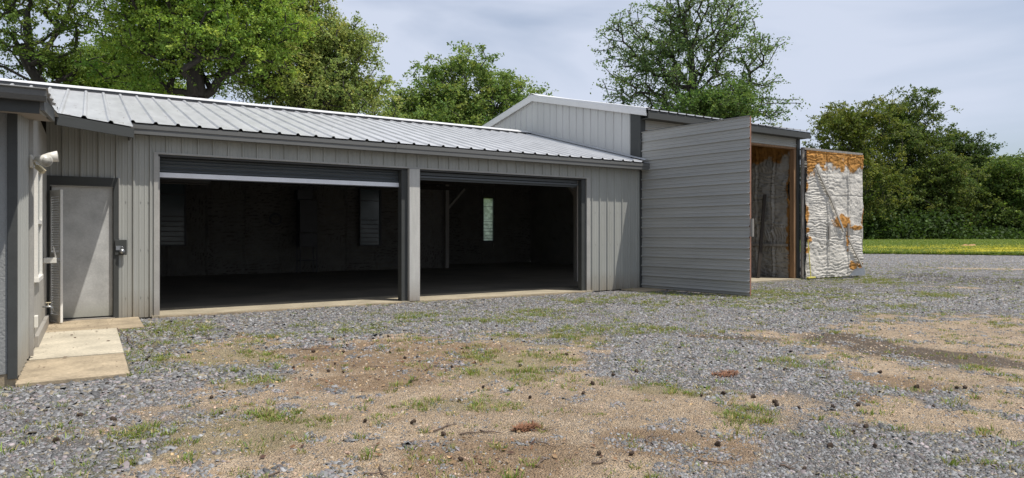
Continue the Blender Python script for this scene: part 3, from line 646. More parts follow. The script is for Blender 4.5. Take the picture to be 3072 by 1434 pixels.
foam('foam_end_wall', (XR - .10, W + 7.16, 0), (0, 1, 0), (0, 0, 1), (-1, 0, 0), 7.7, 3.95, .12, shed, 42, stud=1.2, girt=1.2, bright=.4)
b = MB(); b.box(XR - .26, XR - .17, W + .2, W + 4, 1.02, 1.10); b.build('wall_girt', M['oldwood'], shed)
cf = MB(); cf.box(XT + .15, XR - .1, W - .12, W + 1.2, -.06, .022); cf.build('door_sill', M['sill'], shed)
# swing leaf, left: stands nearly square to the front, outer skin towards us
ll = Vector((XT + .02, W - .02, 0)); lf = Vector((12.46, 9.69, 0)); du = lf - ll; LW = du.length; du.normalize(); ln = Vector((du.y, -du.x, 0))
if ln.x > 0: ln = -ln
b = MB(); rib_sheet(b, tuple(ll), (0, 0, 1), tuple(du), tuple(ln), .03, 4.05, 0.0, LW, pitch=.247, H=.036, phase=.10, minor=.009, wide=.8, rows=6)
for z in np.arange(.22, 4.0, .247):
    for s in np.arange(.35, LW, .68):
        p = ll + du * s + ln * .003 + Vector((0, 0, z)); b.box(p.x - .012, p.x + .004, p.y - .006, p.y + .006, p.z - .006, p.z + .006)
ld = b.build('swing_door', M['leafskin'], shed); ld['label'] = 'grey left door leaf swung wide open, ribs running across'
b = MB(); o = -ln * .05
b.beam(ll + du * (LW - .03) + o + Vector((0, 0, .03)), ll + du * (LW - .03) + o + Vector((0, 0, 4.05)), .05, .03, tuple(du)); b.build('edge_stile', M['redprimer'], ld)
b = MB()
for z in (.08, 1.35, 2.7, 4.0): b.beam(ll + o + du * .02 + Vector((0, 0, z)), ll + o + du * (LW - .06) + Vector((0, 0, z)), .07, .09)
b.beam(ll + o + du * .04 + Vector((0, 0, .1)), ll + o + du * .04 + Vector((0, 0, 4.0)), .08, .08, tuple(du)); b.build('door_frame', M['wood'], ld)
foam('foam_lining', tuple(ll + du * .07 - ln * .07), tuple(du), (0, 0, 1), tuple(-ln), LW - .14, 3.98, .06, ld, 51, orange=[(1.5, 3.8, 1.6, .3)])
b = MB()
for z in np.arange(.22, 4.0, .247):
    pass
b = MB(); p = ll + du * (LW + .02) - ln * .02
b.box(p.x - .02, p.x + .03, p.y - .05, p.y + .01, 1.35, 1.75); b.build('handle_block', M['oldwood'], ld)
b = MB(); b.beam(ll + ln * .012 + Vector((0, 0, 4.056)), lf + ln * .012 + Vector((0, 0, 4.056)), .05, .012); b.build('top_cap', M['trim'], ld)
# swing leaf, right: folded back past the corner, foam side to us
rl = Vector((XR - .03, W - .17, 0)); rf_ = Vector((21.70, 12.42, 0)); ru = (rf_ - rl); RW = ru.length; ru.normalize(); rn = Vector((ru.y, -ru.x, 0))
if rn.y > 0: rn = -rn
b = MB(); rib_sheet(b, tuple(rl - rn * .09), (0, 0, 1), tuple(ru), tuple(-rn), .03, 4.08, 0, RW, pitch=.247, H=.022, phase=.1)
rdr = b.build('swing_door', M['leafskin'], shed); rdr['label'] = 'right door leaf folded back, its foam covered inner side showing orange patches'
b = MB()
for s in (.03, RW - .03): b.beam(rl + ru * s - rn * .03 + Vector((0, 0, .03)), rl + ru * s - rn * .03 + Vector((0, 0, 4.06)), .06, .09, tuple(ru))
b.beam(rl - rn * .03 + Vector((0, 0, 4.08)), rl + ru * RW - rn * .03 + Vector((0, 0, 4.06)), .10, .07)
b.beam(rl - rn * .03 + Vector((0, 0, .06)), rl + ru * RW - rn * .03 + Vector((0, 0, .06)), .09, .06); b.build('door_frame', M['oldwood'], rdr)
foam('foam_lining', tuple(rl + ru * .06 + rn * 0 + Vector((0, 0, .04))), tuple(ru), (0, 0, 1), tuple(rn), RW - .12, 3.98, .0155, rdr, 61,
     orange=[(.9, 3.95, 1.5, .40), (2.4, 3.9, 1.2, .48), (.15, 3.7, .3, .5), (.03, 1.95, .14, .32), (.05, 1.5, .12, .08), (1.75, 1.75, .42, .2), (2.5, 1.58, .5, .08), (2.85, 1.9, .08, .35), (.12, 1.2, .14, .08), (.1, .85, .12, .1), (2.05, 1.2, .08, .3), (2.3, .35, .25, .14), (2.75, .3, .14, .1), (.03, 2.85, .08, .16)], amp=1.15, stud=1.05, girt=1.3, crease_shade=.62, fq=1.1, bright=1.2)
b = MB()
def rp_(u, v, o=.05): return rl + ru * u + rn * o + Vector((0, 0, v))
b.beam(rp_(.45, 3.55, .115), rp_(1.2, 2.5, .12), .065, .03, tuple(rn)); b.beam(rp_(1.2, 2.5, .12), rp_(1.82, 1.5, .12), .065, .03, tuple(rn)); b.beam(rp_(2.02, 1.32, .12), rp_(2.76, .34, .12), .065, .03, tuple(rn))
b.build('diagonal_brace', M['bracewood'], rdr)
b = MB(); b.beam(rp_(1.12, 1.25, .11), rp_(1.12, 1.68, .11), .07, .03, tuple(rn)); b.build('brace_block', M['oldwood'], rdr); b = MB(); b.beam(rp_(2.02, 1.35, .14), rp_(2.02, 1.75, .14), .07, .04, tuple(rn)); b.build('brace_block', M['oldwood'], rdr)
b = MB(); b.beam(rp_(RW + .02, 1.25, -.04), rp_(RW + .02, 1.68, -.04), .07, .05, tuple(rn)); b.build('handle_block', M['white'], rdr)
b = MB(); b.add([rp_(2.05, .06, .13), rp_(2.9, .05, .13), rp_(2.9, .32, .11), rp_(2.35, .26, .12)], [(0, 1, 2, 3)]); b.build('kick_plate', M['steel'], rdr)
# hinges on both leaves
b = MB()
for z in (.3, 1.4, 2.6, 3.8): b = MB(); b.tube([(XR - .05, W - .09, z - .06), (XR - .05, W - .09, z + .06)], .018, 8); b.build('hinge', M['dark'], rdr)
b = MB()
for z in (.3, 1.4, 2.6, 3.8): b = MB(); b.tube([(XT - .04, W - .05, z - .06), (XT - .04, W - .05, z + .06)], .016, 8); b.build('hinge', M['dark'], ld)

# things by the shed door
pl = MB(); pl.beam((17.82, 13.55, .03), (18.48, 13.80, 2.67), .15, .09, (1, -1, 0)); tag(pl.build('timber_plank', M['blackwood']), 'dark weathered timber leaning on the foam wall inside the tall shed doorway', 'plank')
br = thing('broom', 'yellow-handled broom leaning on the foam covered door leaf', 'broom', (19.3, 12.2, 0))
b = MB(); b.tube([(18.80, 12.38, .08), (18.87, 12.53, 1.28)], .014, 8); b.build('handle', M['yellow'], br)
b = MB(); b.tube([(18.868, 12.525, 1.24), (18.874, 12.54, 1.36)], .028, 8); b.build('grip', M['dark'], br)
b = MB(); b.box(18.63, 19.01, 12.34, 12.42, .04, .09, .01); b.build('head', M['yellow'], br)
b = MB(); b.box(18.64, 19.00, 12.35, 12.41, -.005, .04); b.build('bristles', M['dark'], br)
b = MB(); b.tube([(19.2, 12.2, .012), (19.9, 12.05, .012), (20.4, 12.3, .012), (20.9, 12.1, .012), (21.5, 12.3, .012)], .014, 6); tag(b.build('cord', M['dark'], None, True), 'black cord lying along the foot of the foam covered leaf', 'cord')
pd = MB(); pd.box(11.35, 12.5, 12.0, 12.72, -.05, .025, .02); tag(pd.build('concrete_pad', M['concrete2']), 'small worn concrete pad in the gravel by the hinge of the grey door leaf', 'concrete pad')

# ================================================================== left house
house = thing('house', 'grey house at the left edge with gutter and dark corner board', 'building', (-.57, 7.75, 0))
HX, HYf = -.57, 7.75
b = MB(); b.box(-6, HX - .072, HYf, HYf + .12, .10, 2.6); b.build('front_wall', M['stuccog'], house)
b = MB(); b.box(-6, HX - .01, HYf + .01, HYf + .12, -.05, .10); b.build('foundation', M['concrete2'], house)
b = MB(); b.box(HX - .07, HX + .005, HYf - .025, HYf + .02, .05, 2.58, .004); b.build('corner_board', M['trim'], house)
b = MB(); rib_sheet(b, (HX, 0, 0), (0, 1, 0), (0, 0, 1), (1, 0, 0), HYf + .02, 9.08, .06, 2.75, pitch=.246, H=.02, phase=HYf + .12); b.build('side_siding', M['siding'], house)
b = MB(); b.box(HX - .1, HX + .012, 9.083, 12.74, .04, 2.95); b.build('side_wall', M['stucco'], house)
b = MB(); b.box(HX + .0, HX + .055, 9.9, 12.4, .02, .17, .006); b.build('base_board', M['jamb'], house)
b = MB(); b.box(HX + .012, HX + .05, 9.08, 9.12, .05, 2.8); b.build('batten', M['jamb'], house)
b = MB(); y0, y1, z0, z1 = 9.93, 10.72, .9, 2.2
b.box(HX + .012, HX + .05, y0 - .05, y0, z0 - .05, z1 + .05); b.box(HX + .012, HX + .05, y1, y1 + .05, z0 - .05, z1 + .05); b.box(HX + .012, HX + .05, y0, y1, z1, z1 + .05); b.box(HX + .012, HX + .06, y0 - .06, y1 + .06, z0 - .08, z0 - .03); b.box(HX + .012, HX + .05, y0, y1, 1.53, 1.58)
wf = b.build('window', M['white'], house)
b = MB(); b.box(HX + .013, HX + .02, y0, y1, z0, z1); b.build('pane', M['pane'], wf)
# roof, rake, gutter
RX, GYe = -.335, 7.2
b = MB(); X, D = rib_points(-6, RX, .332, .03, RX - .1, 0, 1.2); vs = []
for x, d in zip(X, D): vs += [(x, GYe, 2.655 + d), (x, 9.35, 2.845 + d), (x, 10.9, 2.97 + d)]
b.add(vs, [(3 * i + k, 3 * i + 3 + k, 3 * i + 4 + k, 3 * i + 1 + k) for i in range(len(X) - 1) for k in (0, 1)]); b.build('roof', M['roof'], house)
b = MB(); b.add([(RX, GYe + .02, 2.50), (RX, 9.3, 2.70), (RX, 9.3, 2.83), (RX, GYe + .02, 2.63), (RX - .03, GYe + .02, 2.50), (RX - .03, 9.3, 2.70), (RX - .03, 9.3, 2.83), (RX - .03, GYe + .02, 2.63)], [(0, 1, 2, 3), (4, 7, 6, 5), (0, 4, 5, 1), (1, 5, 6, 2), (3, 2, 6, 7), (0, 3, 7, 4)]); b.build('rake_board', M['fascia'], house)
b = MB()   # wavy sheet edge along the rake
vs = []
for i, t in enumerate(np.linspace(0, 1, 28)):
    y = GYe - .05 + t * 2.2; z = 2.655 + t * .2; w_ = .02 * math.sin(t * 25)
    vs += [(RX - .08, y, z + .04), (RX + .03, y, z + .035 + w_ * .4), (RX + .035 + w_ * .5, y, z - .01 + w_ * .3)]
b.add(vs, [(3 * i + k, 3 * i + 3 + k, 3 * i + 4 + k, 3 * i + 1 + k) for i in range(27) for k in (0, 1)]); b.build('rake_flashing', M['ridge'], house)
b = MB(); b.box(-6, RX - .035, GYe + .02, GYe + .05, 2.47, 2.58); b.build('fascia', M['trim'], house)
b = MB()
pr = [(GYe + .015, 2.665), (GYe + .015, 2.575), (GYe - .07, 2.570), (GYe - .10, 2.61), (GYe - .105, 2.655), (GYe - .125, 2.668), (GYe - .12, 2.675), (GYe - .10, 2.668)]
b.add([(-6, y, z) for y, z in pr] + [(RX + .02, y, z) for y, z in pr], [(i, i + 1, i + 9, i + 8) for i in range(7)] + [(8, 9, 10, 11, 12)]); b.build('gutter', M['fascia'], house)
b = MB(); b.add([(-6, GYe + .05, 2.475), (RX - .03, GYe + .05, 2.475), (RX - .03, 9.3, 2.695), (-6, 9.3, 2.695)], [(0, 1, 2, 3)]); b.build('soffit', M['soffit'], house)
b = MB(); nvs = []
for i, x in enumerate(np.linspace(-1.15, -.36, 14)):
    nvs += [(x, GYe + .1, 2.69), (x, GYe + .16, 2.73 + .03 * abs(math.sin(x * 9)) - .06 * (x + 1.15)), (x, GYe + .4, 2.70)]
b.add(nvs, [(3 * i + k, 3 * i + 3 + k, 3 * i + 4 + k, 3 * i + 1 + k) for i in range(13) for k in (0, 1)]); b.build('torn_underlay', M['dark'], house)
# outlet cover, faucet, mailbox, floodlight
b = MB(); b.box(HX + .013, HX + .05, 9.80, 9.92, .28, .42, .004); b.build('outlet_cover', M['plastic'], house)
fc = thing('faucet', 'small brass outdoor faucet low on the stucco wall beside the door', 'faucet', (HX + .02, 11.55, .36))
b = MB(); b.tube([(HX + .01, 11.55, .37), (HX + .10, 11.55, .37), (HX + .13, 11.55, .35), (HX + .135, 11.55, .31)], [.012, .014, .013, .011], 8); b.build('spout', M['steel'], fc, True)
b = MB(); b.tube([(HX + .08, 11.55, .38), (HX + .08, 11.55, .42)], .006, 6); b.box(HX + .05, HX + .115, 11.54, 11.56, .42, .432, .003); b.build('handle', M['cream'], fc)
mbx = thing('mailbox', 'small white wall mailbox with its lid standing open next to the door', 'mailbox', (HX + .02, 11.9, 1.0))
b = MB(); b.box(HX + .013, HX + .17, 11.75, 12.0, .98, 1.06, .006); b.build('box', M['plastic'], mbx)
b = MB(); b.beam((HX + .16, 11.76, 1.065), (HX + .13, 11.76, 1.22), .012, .012); b.add([(HX + .165, 11.75, 1.065), (HX + .165, 11.99, 1.065), (HX + .13, 11.99, 1.22), (HX + .13, 11.75, 1.22)], [(0, 1, 2, 3)]); b.build('lid', M['plastic'], mbx)
b = MB(); b.box(HX + .171, HX + .174, 11.80, 11.95, 1.0, 1.035); b.build('slot', M['dark'], mbx)
fll = thing('flood_light', 'white twin flood light with cream motion sensor on the ribbed side wall of the house', 'lamp', (HX + .02, 9.0, 2.2))
b = MB(); b.box(HX + .02, HX + .05, 8.93, 9.07, 2.13, 2.27, .008); b.build('mount', M['plastic'], fll)
def bell(mb, p, d, L_=.17, r0=.03, r1=.062):
    d = Vector(d).normalized(); p = Vector(p)
    mb.tube([p, p + d * .02, p + d * .06, p + d * .10, p + d * L_, p + d * L_, p + d * (L_ - .06)], [.018, r0, r0 + .006, .048, r1, r1 - .006, .03], 18)
b = MB(); bell(b, (HX + .08, 8.97, 2.235), (.55, -.80, -.20), .19); b.tube([(HX + .05, 9.0, 2.21), (HX + .10, 8.98, 2.225)], .013, 8); b.build('lamp_head', M['plastic'], fll, True)
b = MB(); bell(b, (HX + .09, 9.05, 2.245), (.97, -.05, .16), .19); b.tube([(HX + .05, 9.01, 2.21), (HX + .10, 9.03, 2.225)], .013, 8); b.build('lamp_head', M['plastic'], fll, True)
b = MB(); b.tube([(HX + .06, 9.0, 2.19), (HX + .09, 8.98, 2.13)], .01, 8); b.beam((HX + .09, 8.96, 2.145), (HX + .15, 8.93, 2.085), .055, .045); b.build('motion_sensor', M['cream'], fll)
# walkway
b = MB(); b.box(-.56, .345, 9.02, 11.35, -.06, .028, .008); b.build('walkway', M['concrete']); tag(bpy.data.objects['walkway'], kind='structure')
b = MB(); b.box(-.58, .345, 7.68, 9.0, -.06, .016, .008); o_ = b.build('walkway', M['concrete2']); tag(o_, kind='structure')
b = MB(); b.box(-.56, .70, 11.36, 12.76, -.06, .022, .008); o_ = b.build('walkway', M['concrete2']); tag(o_, kind='structure')
b = MB(); b.tube([(.35, 11.3, .03), (.365, 10.8, .035), (.44, 10.4, .02), (.43, 9.9, .02), (.47, 9.6, .012)], .006, 5); tag(b.build('wire', M['twig']), 'thin brown wire lying along the right edge of the walkway', 'wire')

# ================================================================== trees
rng = np.random.default_rng(7)
def make_tree(name, label, group, base, blobs, ncl, nleaf, lsize, crad, col, seed, trunk_r=.24, fork=.35, thin=1.0, droop=.3, colvar=.25, npart=None):
    R = np.random.default_rng(seed)
    base = np.array(base, float); blobs = np.array(blobs, float)
    t = thing(name, label, 'tree', tuple(base), 0, group)
    vol = blobs[:, 3] * blobs[:, 4] * blobs[:, 5]; pick = R.choice(len(blobs), ncl, p=vol / vol.sum())
    d = R.normal(size=(ncl, 3)); d /= np.linalg.norm(d, axis=1)[:, None]; rr = R.random(ncl) ** (1 / 2.3) * .93
    nsup = max(8, ncl // 7); cen = (blobs[pick, :3] + d * rr[:, None] * blobs[pick, 3:6])[:nsup]
    cen = np.repeat(cen, 7, 0); cen = cen + np.clip(R.normal(size=cen.shape), -1.6, 1.6) * np.array([1, 1, .5]) * crad * 1.5
    cen = cen[cen[:, 2] > base[2] + .3]
    ctr = (blobs[:, :3] * vol[:, None]).sum(0) / vol.sum(); lowz = (blobs[:, 2] - blobs[:, 5]).min()
    # skeleton
    nodes = [base.copy()]; par = [-1]; top = np.array([ctr[0], ctr[1], ctr[2]]); 
    ntr = 9
    for i in range(1, ntr + 1):
        f = i / ntr; p = base + (top - base) * np.array([f ** 1.5, f ** 1.5, f]) + np.append(R.normal(size=2) * .12 * f * (1.5), 0); nodes.append(p); par.append(i - 1)
    cen = cen[np.argsort(np.linalg.norm(cen - (base + (top - base) * .5), axis=1))]
    P = np.zeros((len(cen) * 4 + 20, 3)); n = len(nodes); P[:n] = nodes; path = np.zeros(len(P)); 
    for i in range(1, n): path[i] = path[i - 1] + np.linalg.norm(P[i] - P[i - 1])
    minz = base[2] + (top[2] - base[2]) * fork
    ends = []
    for c in cen:
        dd = np.linalg.norm(P[:n] - c, axis=1); cost = dd * 1.0 + .25 * path[:n] + np.where(P[:n, 2] > c[2] + .3, 1.5, 0) + np.where(P[:n, 2] < minz, 50, 0)
        j = int(np.argmin(cost)); L_ = dd[j]; k = 1 if L_ < .9 else (2 if L_ < 2.2 else 3); prev = j
        for q in range(1, k + 1):
            f = q / k; p = P[j] + (c - P[j]) * f
            if q < k: p = p + R.normal(size=3) * .08 * L_ * .6 + np.array([0, 0, .06 * L_])
            P[n] = p; par.append(prev); path[n] = path[prev] + np.linalg.norm(p - P[prev]); prev = n; n += 1
        ends.append(prev)
    cnt = np.zeros(n); 
    for e in ends: cnt[e] += 1
    for i in range(n - 1, 0, -1): cnt[par[i]] += cnt[i]
    rad = trunk_r * (np.maximum(cnt, 1) / cnt[0]) ** .50 * thin + .008
    rad[0] *= 1.25
    I = np.arange(1, n); A = P[np.array(par[1:])]; B = P[I]; ra = np.minimum(rad[np.array(par[1:])], rad[I] * 1.6); rb = rad[I]
    k = 6; dv_ = B - A; dv_ /= np.linalg.norm(dv_, axis=1)[:, None] + 1e-9
    up = np.where(np.abs(dv_[:, 2:3]) < .9, np.array([[0, 0, 1.]]), np.array([[0, 1., 0]])); s = np.cross(dv_, up); s /= np.linalg.norm(s, axis=1)[:, None]; w = np.cross(s, dv_)
    an = np.arange(k) * 2 * np.pi / k; ring = s[:, None, :] * np.cos(an)[None, :, None] + w[:, None, :] * np.sin(an)[None, :, None]
    V = np.concatenate([A[:, None] + ring * ra[:, None, None], B[:, None] + ring * rb[:, None, None]], 1).reshape(-1, 3)
    b0 = (np.arange(len(A)) * 2 * k)[:, None]; q = np.arange(k)[None]; F = np.stack([b0 + q, b0 + (q + 1) % k, b0 + k + (q + 1) % k, b0 + k + q], -1).reshape(-1, 4)
    fast('trunk', V, F, M['bark'], None, t, smooth=True)
    # leaves
    cl = np.repeat(P[np.array(ends)], nleaf, 0); N_ = len(cl); ccol = np.repeat(R.normal(size=len(ends)), nleaf)
    nsp = 9; dirs = R.normal(size=(len(ends), nsp, 3)) * np.array([1, 1, .6]); dirs /= np.linalg.norm(dirs, axis=2)[..., None]; dirs *= (.5 + .8 * R.random((len(ends), nsp, 1)))
    which = (np.repeat(np.arange(len(ends)), nleaf), R.integers(0, nsp, N_)); tt = .12 + .88 * R.random((N_, 1)) ** .8
    C_ = cl + dirs[which] * tt * crad * 1.35 + np.clip(R.normal(size=(N_, 3)), -1.7, 1.7) * crad * .13; C_[:, 2] -= droop * crad * .8 * tt[:, 0] ** 2
    nr = R.normal(size=(N_, 3)) + np.array([0, 0, .9]); nr /= np.linalg.norm(nr, axis=1)[:, None]
    ax = R.normal(size=(N_, 3)) + np.array([0, 0, -droop]); ax -= (ax * nr).sum(1)[:, None] * nr; ax /= np.linalg.norm(ax, axis=1)[:, None]; sd = np.cross(nr, ax)
    sz = lsize * (.6 + .8 * R.random((N_, 1)))
    V = np.stack([C_ - ax * sz * .5, C_ + sd * sz * .3 + nr * sz * .06, C_ + ax * sz * .5, C_ - sd * sz * .3 + nr * sz * .06], 1).reshape(-1, 3)
    F = np.arange(N_ * 4).reshape(-1, 4)
    b_ = np.exp(R.normal(size=N_) * .22 + ccol * colvar * .5); c3 = np.array(col)[None] * b_[:, None]; c3[:, 0] *= np.exp(.07 * ccol + .07 * R.normal(size=N_)); 
    fast('crown', V, F, M['leaf'], np.repeat(np.clip(c3, 0, .6), 4, 0), t)
    return t
def blob(px, py, rx, ry, z, depth=None, dz=0):
    p = at(px, py, z + dz); w = rx / FPX * z; h = ry / FPX * z; return (p.x, p.y, p.z, w, depth or w, h)
def base_at(px, z, gz=None):
    p = at(px, 703, z); h = float(terrain(np.array(p.x), np.array(p.y))); return (p.x, p.y, h)
def spec(z, L): return [blob(px, py, rx, ry, z, None, dz) for (px, py, rx, ry, dz) in L]
G1 = 'trees behind the long garage'
make_tree('oak_tree', 'dark open-branched tree at the left edge behind the house', G1, base_at(245, 27), spec(27, [(90, 60, 190, 100, 0), (-60, 190, 180, 90, 0), (190, 190, 130, 70, 1), (60, 150, 200, 60, -1), (240, 20, 120, 90, 0), (40, -110, 260, 120, 0), (60, 250, 120, 40, 1)]), 560, 55, .11, .30, (.16, .23, .055), 101, .22, .30, 1.1)
make_tree('oak_tree', 'large bright green tree with dark forked trunk behind the garage roof', G1, base_at(605, 26), spec(26, [(600, 120, 210, 110, 0), (450, 60, 120, 100, 0), (740, 80, 130, 120, -1), (560, -60, 260, 130, 0), (430, 220, 110, 70, 0), (720, 210, 120, 60, 0), (380, 130, 60, 90, 1), (840, 20, 90, 90, 0)]), 1150, 95, .11, .40, (.25, .36, .075), 102, .36, .30, 1.0)
make_tree('oak_tree', 'dense mid green tree filling the gap between the two left trees', G1, base_at(330, 31), spec(31, [(300, 230, 110, 70, 0), (350, 150, 90, 80, 0), (240, 280, 100, 50, 0), (440, 280, 100, 50, 0)]), 520, 90, .12, .42, (.17, .26, .06), 103, .28, .2)
make_tree('willow_oak_tree', 'olive green tall tree with fine hanging leaves right of the bright tree', G1, base_at(930, 30), spec(30, [(900, 130, 140, 130, 0), (1010, 160, 90, 90, 0), (930, 270, 170, 90, 0), (1080, 280, 80, 70, 0), (870, 0, 120, 110, 0), (780, 260, 110, 70, 0), (1050, 130, 50, 70, 0), (1120, 340, 60, 40, 0)]), 1250, 90, .11, .42, (.26, .32, .10), 104, .34, .2, 1.0, .7)
make_tree('oak_tree', 'rounded mid green tree standing alone between the garage and the shed roofs', G1, base_at(1390, 42), spec(42, [(1390, 210, 80, 60, 0), (1290, 260, 70, 60, 0), (1260, 330, 90, 70, 0), (1400, 310, 110, 80, 0), (1480, 280, 60, 55, 0), (1540, 275, 45, 55, 0), (1560, 320, 50, 70, 0), (1340, 380, 160, 60, 0), (1200, 370, 60, 40, 0)]), 1000, 70, .16, .5, (.20, .28, .08), 105, .34, .15)
make_tree('elm_tree', 'tall airy tree with thin spreading twigs behind the tall shed', G1, base_at(2110, 34), spec(34, [(2080, 60, 170, 110, 0), (1900, 210, 120, 110, 0), (2060, 230, 190, 120, 0), (2240, 220, 110, 120, 0), (1960, 90, 140, 90, 0), (2200, 90, 100, 90, 0), (2100, -60, 150, 80, 0), (1870, 290, 90, 50, 0), (2300, 320, 70, 40, 0), (1860, 130, 60, 60, 0), (2330, 130, 80, 40, 0), (2110, 330, 170, 50, 0)]), 1250, 34, .115, .36, (.15, .225, .08), 106, .34, .12, .9, .5)
make_tree('elm_tree', 'small dark bush-like tree low behind the tall shed roof', G1, base_at(2130, 30), spec(30, [(2120, 320, 110, 60, 0), (2180, 330, 60, 50, 0)]), 180, 80, .12, .4, (.11, .18, .05), 107, .14, .3)
G2 = 'trees along the far edge of the field'
FT = [  # px, z, blobs(px,py,rx,ry), leafcol, label
    (2560, 98, [(2560, 385, 120, 90), (2640, 345, 90, 75), (2505, 440, 70, 100), (2540, 360, 90, 60), (2600, 520, 110, 120), (2560, 640, 100, 70), (2490, 600, 60, 90)], (.10, .135, .03), 'big broad olive tree right behind the foam covered door leaf'),
    (2700, 104, [(2700, 325, 90, 60), (2770, 370, 80, 85), (2740, 400, 110, 110), (2680, 420, 110, 100), (2790, 450, 80, 90), (2720, 560, 130, 130), (2720, 660, 130, 60)], (.07, .11, .026), 'tallest dark round-topped tree of the far wood'),
    (2830, 100, [(2820, 540, 90, 110), (2850, 620, 90, 90), (2760, 620, 90, 80), (2800, 470, 50, 60)], (.085, .125, .03), 'drooping mid-height tree right of the tallest far tree'),
    (2890, 110, [(2890, 435, 60, 50), (2850, 520, 60, 80), (2910, 490, 60, 60), (2940, 560, 70, 80), (2900, 640, 80, 60)], (.06, .10, .026), 'slim gappy tree showing sky beside the tallest far tree'),
    (2975, 104, [(2970, 560, 70, 60), (3000, 620, 80, 80), (2950, 660, 80, 50)], (.085, .135, .032), 'lower green tree second from the right edge of the wood'),
    (3060, 98, [(3060, 520, 70, 70), (3080, 600, 90, 110), (3040, 660, 90, 60)], (.095, .15, .035), 'light green rounded tree at the right edge of the photo'),
    (3150, 110, [(3140, 500, 90, 80), (3140, 620, 120, 110)], (.08, .125, .03), 'green tree at the far right cut by the edge of the photo')]
for i, (px, z, L_, c_, lab) in enumerate(FT):
    make_tree('woodland_tree', lab, G2, base_at(px, z), [blob(a, b_, c, d, z, None, (i * 2.3) % 3 - 1) for a, b_, c, d in L_], 900, 55, .30, .75, (1.55 * c_[0], 1.4 * c_[1], 1.6 * c_[2]), 200 + i, .45, .1, 1.0, .3)
# darker wood behind that closes the view, and more wood round the horizon
def wood(name, pts, h0, h1, n, col, seed, ls=.8):
    R = np.random.default_rng(seed); pts = np.array(pts, float); seg = np.linalg.norm(np.diff(pts, axis=0), axis=1); cum = np.concatenate([[0], np.cumsum(seg)])
    s = R.random(n) * cum[-1]; x = np.interp(s, cum, pts[:, 0]); y = np.interp(s, cum, pts[:, 1])
    x = x + R.normal(size=n) * 3.0; y = y + R.normal(size=n) * 3.0
    top = h0 + (h1 - h0) * fbm(s * .08, s * 0 + 3, seed, 3); z = terrain(x, y) + np.maximum(top, .6) * R.random(n) ** .8
    C_ = np.stack([x, y, z], 1); nr = R.normal(size=(n, 3)) + [0, 0, .7]; nr /= np.linalg.norm(nr, axis=1)[:, None]; ax = np.cross(nr, R.normal(size=(n, 3))); ax /= np.linalg.norm(ax, axis=1)[:, None]; sd = np.cross(nr, ax)
    sz = ls * (.5 + R.random((n, 1)))
    V = np.stack([C_ - ax * sz * .5, C_ + sd * sz * .35, C_ + ax * sz * .5, C_ - sd * sz * .35], 1).reshape(-1, 3)
    cc = np.repeat(np.array(col)[None] * np.exp(R.normal(size=(n, 1)) * .3), 4, 0)
    tag(fast(name, V, np.arange(n * 4).reshape(-1, 4), M['leaf'], cc), 'dark green mass of woodland beyond the field', 'woodland', kind='stuff')
A_ = [at(p, 703, z)[:2] for p, z in ((2440, 118), (2700, 122), (2900, 120), (3200, 116), (3500, 100))]
wood('woodland', A_, 11, 15, 60000, (.045, .075, .02), 301, .7)
B_ = [at(p, 703, z)[:2] for p, z in ((-1500, 90), (-200, 85), (700, 90), (1300, 95), (1900, 110), (2440, 118))]
wood('woodland', B_, 6, 9, 50000, (.07, .12, .03), 302, .8)
# undergrowth at the foot of the far trees
A2 = [at(p, 703, z)[:2] for p, z in ((2440, 96), (2800, 97), (3300, 96))]
wood('undergrowth', A2, -5, 9, 15000, (.05, .085, .022), 303, .40); bpy.data.objects['undergrowth']['label'] = 'low dark undergrowth along the foot of the far trees'; bpy.data.objects['undergrowth']['category'] = 'undergrowth'

# ================================================================== ground cover
def in_view(x, y, lo=-.83, hi=.83, zmin=3.2):
    z = x * SA + y * CA; r = x * CA - y * SA; return (z > zmin) & (r > lo * z) & (r < hi * z)
def blocked(x, y):
    return (y > W - .12) & (x < XR + .1) | (x < .36) & (y > 7.65) | (x < .72) & (y > 11.3) | (x < HX + .1) & (y > 7.0) & (y > HYf - .05) | is_field(x, y)
def zt(x, y): return terrain(x, y) + np.where((np.hypot(x, y) < 70) & (y < 12.6), (fbm(x * .8, y * .8, 3) - .5) * 0.05 - 0.012 + (fbm(x * 5, y * 5, 8) - .5) * .016, -.03)
R = np.random.default_rng(99)
# slate chips
n = 1500000; z = 3.4 + 15 * R.random(n) ** 1.25; r = (R.random(n) * 1.66 - .83) * z; x = z * SA + r * CA; y = z * CA - r * SA
sd_ = field_of(SAND, x, y, seed=5); ms = field_of(MOSS, x, y, .6, 35)
jg = (fbm(x * 7, y * 7, 91) - .5) * 1.5 + (fbm(x * 2.2, y * 2.2, 92) - .5) * 1.2
cov = np.clip(sd_ + jg * 1.15, 0, 1)
pr_ = np.clip(.80 - .80 * cov, .085, 1) * np.clip((20 - z) / 9, .15, 1) * (1 - .4 * ms) * (z / 3.4 * .21)
k = (R.random(n) < pr_) & ~blocked(x, y); x, y, z = x[k], y[k], z[k]; n = len(x); print('chips', n)
coarse = np.clip(fbm(x * .35 + 3, y * .35, 95) * 1.6 - .3 + .35 * (x < 2.2), .15, 1)
sz = (.0045 + (.005 + .014 * coarse) * R.random(n) ** 2.0) * np.clip(.7 + z / 14, .9, 1.7); sz *= np.where(cov[k] > .5, .6, 1.0)
big = R.random(n) < .02; sz = np.where(big, sz * 1.6, sz)
ang = R.random(n) * 6.283; asp = .45 + .5 * R.random(n); th = sz * (.18 + .3 * R.random(n))
quad = np.array([(-1, -1), (1, -1), (1, 1), (-1, 1)], float)
Q = quad[None] * (1 + .45 * (R.random((n, 4, 2)) - .5)) * sz[:, None, None] * np.stack([np.ones(n), asp], -1)[:, None]
